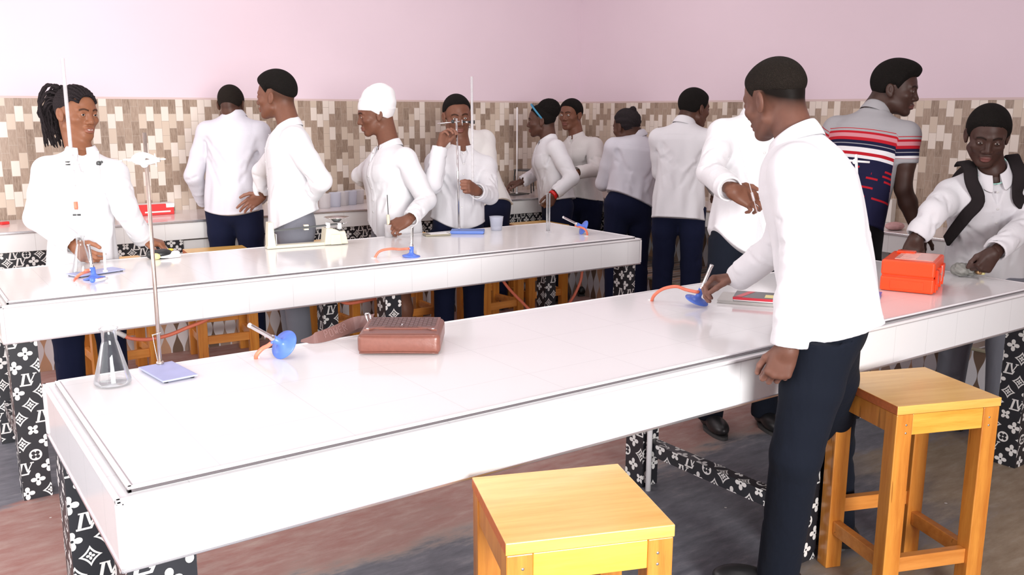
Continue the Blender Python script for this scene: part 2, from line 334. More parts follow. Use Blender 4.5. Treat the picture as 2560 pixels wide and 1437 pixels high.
# ------------------------------------------------------------------ mesh helpers
def fast_mesh(name, V, Fq, mats=(), midx=None, smooth=True):
    """V (n,3), Fq list of faces or int array (m,4)"""
    me = bpy.data.meshes.new(name)
    if isinstance(Fq, np.ndarray):
        V = np.asarray(V, np.float32); n, k = Fq.shape
        me.vertices.add(len(V)); me.vertices.foreach_set('co', V.ravel())
        me.loops.add(n*k); me.loops.foreach_set('vertex_index', Fq.astype(np.int32).ravel())
        me.polygons.add(n); me.polygons.foreach_set('loop_start', np.arange(0, n*k, k, dtype=np.int32))
        me.update(calc_edges=True)
    else:
        me.from_pydata([tuple(map(float, v)) for v in V], [], Fq); me.update()
    for m in mats: me.materials.append(m)
    if midx is not None: me.polygons.foreach_set('material_index', np.asarray(midx, np.int32))
    if smooth: me.polygons.foreach_set('use_smooth', np.ones(len(me.polygons), bool))
    me.validate(); me.update()
    return me

class MB:
    """collects shapes into one mesh"""
    def __init__(s): s.v = []; s.f = []; s.m = []; s.sm = []
    def add(s, V, F_, mi=0, smooth=False):
        o = len(s.v); s.v += [tuple(map(float, p)) for p in V]
        s.f += [tuple(i+o for i in f) for f in F_]; s.m += [mi]*len(F_); s.sm += [smooth]*len(F_)
        return s
    def box(s, c, d, rot=None, mi=0, taper=1.0):
        hx, hy, hz = (q/2 for q in d); V = []
        for z in (-1, 1):
            k = taper if z > 0 else 1.0
            for x, y in ((-1, -1), (1, -1), (1, 1), (-1, 1)): V.append((x*hx*k, y*hy*k, z*hz))
        V = np.array(V)
        if rot is not None: V = V @ np.array(rot).T
        return s.add(V+np.array(c), [(3, 2, 1, 0), (4, 5, 6, 7), (0, 1, 5, 4), (1, 2, 6, 5), (2, 3, 7, 6), (3, 0, 4, 7)], mi)
    def lathe(s, prof, c=(0, 0, 0), n=32, mi=0, rot=None, smooth=True):
        V = []; F_ = []; k = len(prof)
        for i in range(n):
            a = 2*math.pi*i/n
            for r, z in prof: V.append((r*math.cos(a), r*math.sin(a), z))
        for i in range(n):
            j = (i+1) % n
            for q in range(k-1): F_.append((i*k+q, j*k+q, j*k+q+1, i*k+q+1))
        if prof[0][0] > 1e-6: F_.append(tuple(i*k for i in range(n))[::-1])
        if prof[-1][0] > 1e-6: F_.append(tuple(i*k+k-1 for i in range(n)))
        V = np.array(V)
        if rot is not None: V = V @ np.array(rot).T
        return s.add(V+np.array(c), F_, mi, smooth)
    def tube(s, pts, r, n=12, mi=0, cap=True, flat=None, smooth=True):
        P = np.array(pts, float); k = len(P); rr = r if hasattr(r, '__len__') else [r]*k
        T = np.gradient(P, axis=0); T /= np.linalg.norm(T, axis=1)[:, None]
        a = np.array([0, 0, 1.0]) if abs(T[0][2]) < 0.9 else np.array([1.0, 0, 0])
        if flat is not None: a = np.array(flat[0], float)
        V = []
        for i in range(k):
            u = a - T[i]*(a @ T[i]); u /= np.linalg.norm(u); a = u; w = np.cross(T[i], u)
            for j in range(n):
                t = 2*math.pi*j/n; ku, kw = (1, 1) if flat is None else (flat[1], flat[2])
                V.append(P[i]+rr[i]*(u*math.cos(t)*ku+w*math.sin(t)*kw))
        F_ = [(i*n+j, i*n+(j+1) % n, (i+1)*n+(j+1) % n, (i+1)*n+j) for i in range(k-1) for j in range(n)]
        if cap: F_ += [tuple(range(n))[::-1], tuple(range((k-1)*n, k*n))]
        return s.add(V, F_, mi, smooth)
    def prism(s, poly, z0, z1, frame=None, mi=0):
        """polygon (x,y) extruded along z; frame = (origin, ux, uy, uz)"""
        n = len(poly); V = [(x, y, z0) for x, y in poly]+[(x, y, z1) for x, y in poly]
        if frame is not None:
            o, a, b, c = (np.array(q, float) for q in frame); V = [o+a*x+b*y+c*z for x, y, z in V]
        return s.add(V, [tuple(range(n))[::-1], tuple(range(n, 2*n))]+[(i, (i+1) % n, n+(i+1) % n, n+i) for i in range(n)], mi)
    def ball(s, c, r, mi=0, n=16, rot=None):
        r = np.array(r if hasattr(r, '__len__') else (r, r, r), float)
        prof = [(math.sin(t), -math.cos(t)) for t in np.linspace(0, math.pi, n//2+1)]
        prof[0] = (0, -1); prof[-1] = (0, 1)
        t = MB(); t.lathe(prof, n=n); V = np.array(t.v)*r
        if rot is not None: V = V @ np.array(rot).T
        return s.add(V+np.array(c), t.f, mi, True)

def link(name, me, parent=None):
    o = bpy.data.objects.new(name, me); COL.objects.link(o)
    if parent is not None: o.parent = parent
    return o
def build(name, mb, mats, parent=None, bevel=0.0, seg=2, local=None):
    """local: subtract this world point so that the mesh sits in its parent's frame"""
    if not isinstance(mats, (list, tuple)): mats = [mats]
    V = np.array(mb.v, float)
    if local is not None: V = V-np.array(local)
    me = fast_mesh(name, V, mb.f, mats, mb.m, False)
    me.polygons.foreach_set('use_smooth', np.array(mb.sm, bool)); me.update()
    o = link(name, me, parent)
    if bevel:
        b = o.modifiers.new('edge', 'BEVEL'); b.width = bevel; b.segments = seg; b.limit_method = 'ANGLE'; b.angle_limit = math.radians(40)
        b.harden_normals = False
    return o
def thing(name, label, cat, loc=(0, 0, 0), rz=0.0, group=None, rot=None):
    o = bpy.data.objects.new(name, None); COL.objects.link(o)
    o.empty_display_size = 0.05
    o.location = tuple(map(float, loc)); o.rotation_euler = (0, 0, rz)
    if rot is not None: o.rotation_euler = Matrix(np.array(rot).tolist()).to_euler()
    o['label'] = label; o['category'] = cat
    if group: o['group'] = group
    return o
def tag(o, label, cat, group=None):
    o['label'] = label; o['category'] = cat
    if group: o['group'] = group
    return o
def struct(o): o['kind'] = 'structure'; return o
def copy_thing(root):
    r = root.copy(); COL.objects.link(r)
    for ch in list(root.children):
        c = ch.copy(); COL.objects.link(c); c.parent = r
        for g in ch.children:
            d = g.copy(); COL.objects.link(d); d.parent = c
    return r
def Rz(a): c, s = math.cos(a), math.sin(a); return np.array([[c, -s, 0], [s, c, 0], [0, 0, 1.0]])
def frame_from(z, x=(1, 0, 0)):
    z = np.array(z, float); z /= np.linalg.norm(z); x = np.array(x, float); x = x-z*(x @ z); x /= np.linalg.norm(x)
    return np.stack([x, np.cross(z, x), z], 1)
def bez(pts, n=24):
    """smooth curve through points (Catmull-Rom)"""
    P = [np.array(p, float) for p in pts]; P = [2*P[0]-P[1]]+P+[2*P[-1]-P[-2]]; out = []
    for i in range(1, len(P)-2):
        a, b, c, d = P[i-1:i+3]
        for t in np.linspace(0, 1, n, endpoint=False):
            out.append(0.5*((2*b)+(-a+c)*t+(2*a-5*b+4*c-d)*t*t+(-a+3*b-3*c+d)*t**3))
    out.append(P[-2]); return np.array(out)

# ------------------------------------------------------------------ signed-distance modelling: bodies and clothes as one smooth skin each
class Field:
    def __init__(s, lo, hi, h):
        s.lo = np.array(lo, float); s.h = h; s.n = np.maximum(4, np.ceil((np.array(hi)-s.lo)/h).astype(int)+1)
        s.d = np.full(s.n, 0.5, np.float32)
        s.ax = [s.lo[i]+h*np.arange(s.n[i]) for i in range(3)]
    def box(s, lo, hi):
        a = np.clip(np.floor((np.array(lo)-s.lo)/s.h).astype(int), 0, s.n-1); b = np.clip(np.ceil((np.array(hi)-s.lo)/s.h).astype(int)+1, 1, s.n)
        b = np.maximum(b, a+1)
        sl = tuple(slice(i, j) for i, j in zip(a, b))
        return sl, s.ax[0][sl[0]][:, None, None], s.ax[1][sl[1]][None, :, None], s.ax[2][sl[2]][None, None, :]
    def smin(s, sl, b, k):
        a = s.d[sl]
        if k <= 1e-6: s.d[sl] = np.minimum(a, b); return
        h = np.clip(0.5+0.5*(a-b)/k, 0, 1)
        s.d[sl] = a*(1-h)+b*h-k*h*(1-h)
    def smax(s, sl, b, k):
        a = s.d[sl]; h = np.clip(0.5-0.5*(a-b)/max(k, 1e-6), 0, 1)
        s.d[sl] = a*(1-h)+b*h+k*h*(1-h)
    def cone(s, a, b, ra, rb, k=0.01, sub=False):
        a = np.array(a, float); b = np.array(b, float); m = max(ra, rb)+k+3*s.h
        sl, X, Y, Z = s.box(np.minimum(a, b)-m, np.maximum(a, b)+m)
        ab = b-a; L2 = max(ab @ ab, 1e-12); px, py, pz = X-a[0], Y-a[1], Z-a[2]
        t = np.clip((px*ab[0]+py*ab[1]+pz*ab[2])/L2, 0, 1)
        d = np.sqrt((px-t*ab[0])**2+(py-t*ab[1])**2+(pz-t*ab[2])**2)-(ra+(rb-ra)*t)
        if sub: s.smax(sl, -d, k)
        else: s.smin(sl, d, k)
    def ell(s, c, r, R=None, k=0.01, sub=False):
        c = np.array(c, float); r = np.array(r, float); m = r.max()+k+3*s.h if R is not None else r+k+3*s.h
        sl, X, Y, Z = s.box(c-m, c+m); q = [X-c[0], Y-c[1], Z-c[2]]
        if R is not None: q = [q[0]*R[0, i]+q[1]*R[1, i]+q[2]*R[2, i] for i in range(3)]
        k0 = np.sqrt((q[0]/r[0])**2+(q[1]/r[1])**2+(q[2]/r[2])**2)
        k1 = np.sqrt((q[0]/r[0]**2)**2+(q[1]/r[1]**2)**2+(q[2]/r[2]**2)**2)
        d = k0*(k0-1)/np.maximum(k1, 1e-9)
        if sub: s.smax(sl, -d, k)
        else: s.smin(sl, d, k)
    def fold(s, a, b, w, amp):
        """crease (amp<0) or ridge (amp>0) along a segment, fading at both ends"""
        a = np.array(a, float); b = np.array(b, float); m = 2.6*w
        sl, X, Y, Z = s.box(np.minimum(a, b)-m, np.maximum(a, b)+m)
        ab = b-a; L2 = max(ab @ ab, 1e-12); px, py, pz = X-a[0], Y-a[1], Z-a[2]
        tt = (px*ab[0]+py*ab[1]+pz*ab[2])/L2; t = np.clip(tt, 0, 1)
        d2 = (px-t*ab[0])**2+(py-t*ab[1])**2+(pz-t*ab[2])**2
        s.d[sl] -= amp*np.exp(-d2/(w*w))*np.clip(4*t*(1-t)+0.15, 0, 1)
    def mesh(s):
        d = s.d; ins = d < 0
        c = [ins[i:s.n[0]-1+i, j:s.n[1]-1+j, k:s.n[2]-1+k] for i in (0, 1) for j in (0, 1) for k in (0, 1)]
        cnt = sum(q.astype(np.int8) for q in c); act = (cnt > 0) & (cnt < 8)
        I = np.argwhere(act)
        if len(I) == 0: return np.zeros((0, 3)), np.zeros((0, 4), int)
        ids = np.full(act.shape, -1, np.int64); ids[act] = np.arange(len(I))
        corner = {(i, j, k): d[I[:, 0]+i, I[:, 1]+j, I[:, 2]+k].astype(float) for i in (0, 1) for j in (0, 1) for k in (0, 1)}
        acc = np.zeros((len(I), 3)); num = np.zeros(len(I))
        for ax in range(3):
            o = [a for a in range(3) if a != ax]
            for p in (0, 1):
                for q in (0, 1):
                    A = [0, 0, 0]; A[o[0]] = p; A[o[1]] = q; B = list(A); B[ax] = 1
                    va, vb = corner[tuple(A)], corner[tuple(B)]; cr = (va < 0) != (vb < 0)
                    t = np.where(cr, va/np.where(cr, va-vb, 1), 0)
                    P = np.zeros((len(I), 3)); P[:, o[0]] = p; P[:, o[1]] = q; P[:, ax] = t
                    acc += P*cr[:, None]; num += cr
        V = s.lo+s.h*(I+acc/num[:, None])
        Q = []
        for ax in range(3):
            o = [(ax+1) % 3, (ax+2) % 3]
            a = [slice(None)]*3; b = [slice(None)]*3; a[ax] = slice(0, -1); b[ax] = slice(1, None)
            for q in o: a[q] = slice(1, -1); b[q] = slice(1, -1)
            A = ins[tuple(a)]; B = ins[tuple(b)]; E = np.argwhere(A != B)
            if len(E) == 0: continue
            fl = A[tuple(E.T)]
            G = E.copy(); G[:, o[0]] += 1; G[:, o[1]] += 1
            def cell(du, dv):
                K = G.copy(); K[:, o[0]] -= du; K[:, o[1]] -= dv; return ids[K[:, 0], K[:, 1], K[:, 2]]
            q = np.stack([cell(1, 1), cell(0, 1), cell(0, 0), cell(1, 0)], 1)
            q[~fl] = q[~fl][:, ::-1]; Q.append(q)
        Q = np.concatenate(Q); Q = Q[(Q >= 0).all(1)]
        return V, Q

def relax(V, Q, it=2, lam=0.5):
    for _ in range(it):
        acc = np.zeros_like(V); n = np.zeros(len(V))
        for i in range(4):
            for j in (1, 3):
                np.add.at(acc, Q[:, i], V[Q[:, (i+j) % 4]]); np.add.at(n, Q[:, i], 1)
        V = V+lam*(acc/np.maximum(n, 1)[:, None]-V)
    return V
def tint_attr(me, T):
    a = me.color_attributes.new('tint', 'FLOAT_COLOR', 'POINT')
    a.data.foreach_set('color', np.concatenate([T, np.ones((len(T), 1))], 1).astype(np.float32).ravel())
# ------------------------------------------------------------------ people
def face_dir(yaw): a = math.radians(yaw); return -FH*math.cos(a)+RH*math.sin(a)     # 0 faces the lens, 90 the right edge, 180 away
def head_frame(yaw, pitch=0, roll=0):
    f = face_dir(yaw); r = np.cross(f, ZZ); p = math.radians(pitch)
    f2 = f*math.cos(p)-ZZ*math.sin(p); u = np.cross(r, f2); q = math.radians(roll)
    return np.stack([r*math.cos(q)+u*math.sin(q), f2, -r*math.sin(q)+u*math.cos(q)], 1)

SKULL = [((0, -0.014, 0.036), (0.0745, 0.094, 0.084)), ((0, 0.012, 0.03), (0.069, 0.078, 0.078))]
HAIR_Y = [-0.13, -0.10, -0.06, -0.03, -0.012, 0.008, 0.022, 0.045, 0.062, 0.08, 0.11]
HAIR_Z = [-0.075, -0.07, -0.05, -0.03, 0.012, 0.020, 0.0, 0.045, 0.066, 0.075, 0.085]

def head_field(neck_local, h=0.0026, smile=0.0, female=0.0, neck_r=0.052, jaw=1.0, lid=0.85):
    lo = np.minimum([-0.10, -0.125, -0.16], np.array(neck_local)-0.08); hi = np.maximum([0.10, 0.135, 0.14], np.array(neck_local)+0.08)
    F_ = Field(lo, hi, h)
    for c, r in SKULL: F_.ell(c, r, k=0.01)
    F_.ell((0, 0.030, -0.030), (0.060*jaw, 0.060, 0.078), k=0.022)
    for s in (-1, 1):
        F_.cone((s*0.050*jaw, 0.0, -0.055), (s*0.017, 0.064, -0.091), 0.020, 0.016, 0.02)      # jaw line
        F_.ell((s*0.042, 0.058, -0.020), (0.022, 0.022, 0.018), k=0.018)                       # cheekbone
        F_.cone((s*0.012, 0.083, 0.024), (s*0.040, 0.072, 0.024), 0.0095, 0.009, 0.014)        # brow ridge
        F_.ell((s*0.031, 0.096, 0.004), (0.015, 0.017, 0.0125), k=0.012, sub=True)             # socket
        F_.ell((s*0.031, 0.0765, 0.004), (0.0150, 0.0135, 0.0135), k=0.004)                    # lids
        F_.ell((s*0.031, 0.0925, 0.0035), (0.0125, 0.010, 0.0042*lid), k=0.0015, sub=True)         # opening between lids
    F_.ell((0, 0.066, -0.094), (0.021*jaw, 0.017, 0.016), k=0.018)                             # chin
    F_.cone((0, 0.082, 0.012), (0, 0.099, -0.026), 0.0085, 0.0125, 0.010)                      # nose
    for s in (-1, 1):
        F_.ell((s*0.0145, 0.091, -0.031), (0.0100, 0.0105, 0.0090), k=0.006)
        F_.ell((s*0.0085, 0.097, -0.0400), (0.0042, 0.0055, 0.004), k=0.002, sub=True)
    w = 0.021+0.004*smile
    F_.cone((-w*0.62, 0.086, -0.058+0.003*smile), (w*0.62, 0.086, -0.058+0.003*smile), 0.0085, 0.0085, 0.010)   # upper lip
    F_.ell((0, 0.089, -0.0575), (w, 0.010, 0.0065), k=0.006)
    F_.ell((0, 0.087, -0.0705), (w*0.88, 0.0105, 0.0075), k=0.006)
    F_.cone((-w*0.98, 0.091, -0.0635+0.004*smile), (0, 0.0995, -0.0640), 0.0012+0.0022*smile, 0.0018+0.003*smile, 0.002, sub=True)
    F_.cone((w*0.98, 0.091, -0.0635+0.004*smile), (0, 0.0995, -0.0640), 0.0012+0.0022*smile, 0.0018+0.003*smile, 0.002, sub=True)
    for s in (-1, 1):                                                                            # ears
        R = Rz(s*0.35) @ np.array([[1, 0, 0], [0, math.cos(.2), -math.sin(.2)], [0, math.sin(.2), math.cos(.2)]])
        F_.ell((s*0.0785, -0.010, -0.004), (0.0075, 0.019, 0.031), R, k=0.004)
        F_.ell((s*0.0865, -0.006, 0.002), (0.006, 0.0105, 0.017), R, k=0.003, sub=True)
        F_.ell((s*0.0755, -0.002, -0.026), (0.006, 0.009, 0.010), k=0.005)
    F_.cone((0, -0.030, -0.045), neck_local, neck_r*0.98, neck_r*1.05, 0.022)
    F_.cone((0, -0.055, -0.02), (neck_local[0], neck_local[1]-0.02, neck_local[2]), 0.038, neck_r*0.95, 0.03)
    return F_

def hair_field(style, h=0.003):
    F_ = Field((-0.13, -0.17, -0.16), (0.13, 0.14, 0.20), h)
    t = {'short': 0.010, 'crop': 0.005, 'top': 0.016, 'pulled': 0.007, 'rows': 0.008, 'flat': 0.014, 'faded': 0.006}[style]
    for c, r in SKULL:
        c = np.array(c); r = np.array(r)+0.0012
        if style in ('top', 'flat'): c = c+np.array([0, 0.003, 0.008]); r = r+np.array([-0.004, 0.002, 0.004])
        F_.ell(c, r, k=0.012)
    if style == 'flat':
        F_.ell((0, 0.020, 0.098), (0.062, 0.060, 0.030), k=0.025)
    X, Y, Z = F_.ax[0][:, None, None], F_.ax[1][None, :, None], F_.ax[2][None, None, :]
    HZ = np.array(HAIR_Z)
    if style == 'top': HZ = HZ+np.array([.05, .055, .06, .058, .03, .02, .02, .004, .0, 0, 0])
    if style == 'faded': HZ = HZ+np.array([.075, .075, .070, .055, .02, .015, .02, .004, 0, 0, 0])
    if style == 'pulled' or style == 'rows': HZ = HZ+np.array([-.02, -.015, -.01, 0, .01, .014, .036, .022, .014, .008, .004])
    cut = np.interp(F_.ax[1], HAIR_Y, HZ)[None, :, None]
    hgt = np.clip((Z-cut+0*X)/0.035, 0, 1); F_.d = (F_.d-t*(hgt*(2-hgt))).astype(np.float32)
    if style in ('short', 'top', 'crop', 'flat', 'faded'): cut = cut+0.003*np.sin(X*900)*np.sin(Y*700)
    F_.d = np.maximum(F_.d, ((cut-Z)*0.7).astype(np.float32)+0*X.astype(np.float32))
    if style == 'rows':
        ph = np.arctan2(X, Z+0.02)*17
        F_.d = F_.d+np.where(F_.d < 0.02, 0.0028*(np.cos(ph)), 0).astype(np.float32)
    return F_

HAND_FINGERS = [(0.0885, 0.0290, (0.042, 0.026, 0.020), 0.0088), (0.0925, 0.0095, (0.046, 0.029, 0.021), 0.0090), (0.0880, -0.0100, (0.043, 0.027, 0.020), 0.0085), (0.0790, -0.0270, (0.034, 0.020, 0.018), 0.0076)]
HAND_POSES = {   # base/mid/tip curl for index..little, fan, thumb (out, drop, curl)
    'relaxed': ((18, 28, 32, 38), 0.06, (0.75, 0.35, 20)), 'flat': ((6, 6, 8, 10), 0.10, (0.85, 0.25, 10)), 'spread': ((14, 12, 14, 20), 0.16, (0.9, 0.3, 12)),
    'hang': ((40, 46, 52, 58), 0.04, (0.55, 0.5, 25)),
    'fist': ((72, 76, 78, 80), 0.03, (0.55, 0.75, 45)), 'grip': ((52, 58, 62, 66), 0.05, (0.55, 0.85, 30)), 'pinch': ((42, 44, 40, 40), 0.07, (0.6, 0.95, 22)), 'curl': ((38, 44, 48, 54), 0.05, (0.65, 0.5, 25)),
}
def hand_mesh(side, pose, elbow_local, h=0.0026):
    curls, fan, (t_out, t_drop, t_curl) = HAND_POSES[pose]
    sg = 1.0 if side == 'R' else -1.0
    F_ = Field((-0.11, -0.085, -0.115), (0.225, 0.085, 0.07), h)
    nails = []
    for (kx, ky, lens, r), c in zip(HAND_FINGERS, curls):
        ky *= sg
        F_.cone((0.008, ky*0.55, 0.0), (kx, ky, 0.0), 0.0135, 0.0112, 0.012)
        a = np.array([kx, ky, 0.0]); ang = 0.0; fa = ky*fan/0.03*1.0
        rr = r*1.08
        for li, (ln, kc) in enumerate(zip(lens, (1.0, 1.15, 0.7))):
            ang += math.radians(c*kc)
            d = np.array([math.cos(ang)*math.cos(fa), math.cos(ang)*math.sin(fa), -math.sin(ang)])
            b = a+d*ln
            F_.cone(a, b, rr, rr*0.90, 0.0035 if li else 0.006); rr *= 0.90; a = b
        up = np.array([math.sin(ang), 0, math.cos(ang)])
        nails.append((a+up*rr*0.75-d*0.002, 0.0065))
    F_.ell((0.048, 0.0, -0.004), (0.046, 0.036, 0.0135), k=0.012)
    F_.ell((0.040, sg*0.024, -0.010), (0.032, 0.017, 0.015), k=0.012)
    a = np.array([0.022, sg*0.026, -0.006]); o = math.radians(15)
    d = np.array([math.cos(t_out), sg*math.sin(t_out)*math.cos(t_drop), -math.sin(t_out)*math.sin(t_drop)]); d /= np.linalg.norm(d)
    rr = 0.0125
    for ln, kk in ((0.042, 0), (0.032, 1), (0.026, 1)):
        if kk:
            q = math.radians(t_curl); d = d*math.cos(q)+np.array([0.6, -sg*0.55, -0.35])*math.sin(q); d /= np.linalg.norm(d)
        b = a+d*ln; F_.cone(a, b, rr, rr*0.88, 0.005); rr *= 0.88; a = b
    nails.append((a+np.array([0, 0, 1])*rr*0.6, 0.007))
    e = np.array(elbow_local, float); e = e/np.linalg.norm(e)*0.10
    F_.cone((0.012, 0, 0), e, 0.0245, 0.030, 0.02)
    V, Q = F_.mesh(); V = relax(V, Q, 1, 0.4)
    T = np.zeros((len(V), 3))
    for c, r in nails: T[:, 2] = np.maximum(T[:, 2], np.clip(1.4-np.linalg.norm(V-c, axis=1)/r*1.0, 0, 1)*0.8)
    T[:, 2] = np.maximum(T[:, 2], 0.38*np.clip((-V[:, 2]-0.004)/0.012, 0, 1)*(V[:, 0] > 0.0))
    return V, Q, T

class Torso:
    """elliptic loft from the hem (t=0) to the collar (t=1)"""
    TM = [-0.4, 0.0, 0.2, 0.42, 0.60, 0.74, 0.82, 0.89, 0.95, 1.03]
    W = [.178, .172, .163, .160, .172, .178, .160, .128, .088, .060]
    D = [.132, .128, .122, .118, .122, .122, .112, .098, .080, .062]
    def __init__(s, P, Nk, fP, fN, kw=1.0, kd=1.0, bend=0.0, bust=0.0, belly=0.0, grow=0.0):
        s.P, s.N = np.array(P, float), np.array(Nk, float); ax = s.N-s.P; s.T = np.linalg.norm(ax); s.a = ax/s.T
        def side(f): r = np.cross(f, ZZ); r = r-s.a*(r @ s.a); return r/np.linalg.norm(r)
        s.rP, s.rN = side(fP), side(fN); s.kw, s.kd, s.bend, s.bust, s.belly, s.g = kw, kd, bend, bust, belly, grow
    def frame(s, t):
        t = np.clip(t, 0, 1); r = s.rP*(1-t)+s.rN*t; r /= np.linalg.norm(r); return r, np.cross(s.a, r)
    def dims(s, t): return np.interp(t, s.TM, s.W)*s.kw+s.g, np.interp(t, s.TM, s.D)*s.kd+s.g
    def centre(s, t): return s.P+s.a*(t*s.T)+s.frame(t)[1]*(s.bend*4*t*(1-t))
    def at(s, t, th, off=0.0):
        """surface point; th=0 front, +90 deg person's right"""
        A, B = s.dims(t); r, f = s.frame(t); n = 2.3
        c, q = math.cos(th), math.sin(th); k = (abs(q/A)**n+abs(c/B)**n)**(-1/n)
        p = s.centre(t)+r*(q*(k+off))+f*(c*(k+off))
        if c > 0: p = p+f*(s.bust*math.exp(-((t-.64)/.12)**2)*c)
        return p
    def eval(s, X, Y, Z):
        px, py, pz = X-s.P[0], Y-s.P[1], Z-s.P[2]
        t = (px*s.a[0]+py*s.a[1]+pz*s.a[2])/s.T; tc = np.clip(t, 0, 1)
        r = [s.rP[i]*(1-tc)+s.rN[i]*tc for i in range(3)]; ln = np.sqrt(r[0]**2+r[1]**2+r[2]**2); r = [q/ln for q in r]
        f = [s.a[1]*r[2]-s.a[2]*r[1], s.a[2]*r[0]-s.a[0]*r[2], s.a[0]*r[1]-s.a[1]*r[0]]
        u = px*r[0]+py*r[1]+pz*r[2]; v = px*f[0]+py*f[1]+pz*f[2]-s.bend*4*tc*(1-tc)
        A = np.interp(t, s.TM, s.W)*s.kw+s.g; B = np.interp(t, s.TM, s.D)*s.kd+s.g
        if s.bust: v = v-np.where(v > 0, s.bust*np.exp(-((t-.64)/.12)**2)*np.clip(v/0.1, 0, 1)*np.clip(1-(u/0.16)**2, 0, 1), 0)
        if s.belly: v = v-np.where(v > 0, s.belly*np.exp(-((t-.25)/.2)**2), 0)
        n = 2.3
        q = ((np.abs(u)/A)**n+(np.abs(v)/B)**n)**(1/n)
        return t, u, v, (q-1)*np.minimum(A, B)*0.95

def solve_len(base, px, Lg, mode):
    """joint on the line of sight of a pixel, at limb length Lg from base; mode 'n' nearer, 'f' farther, or a depth difference"""
    if not isinstance(mode, str): return atd(px[0], px[1], depth_of(base)+mode)
    r = _ray(px[0], px[1]); o = EYE-base; a = r @ r; b = 2*(r @ o); c = o @ o-Lg*Lg; D = b*b-4*a*c
    if D < 0: return EYE+r*(-b/(2*a))
    return EYE+r*((-b+(-1 if mode == 'n' else 1)*math.sqrt(D))/(2*a))

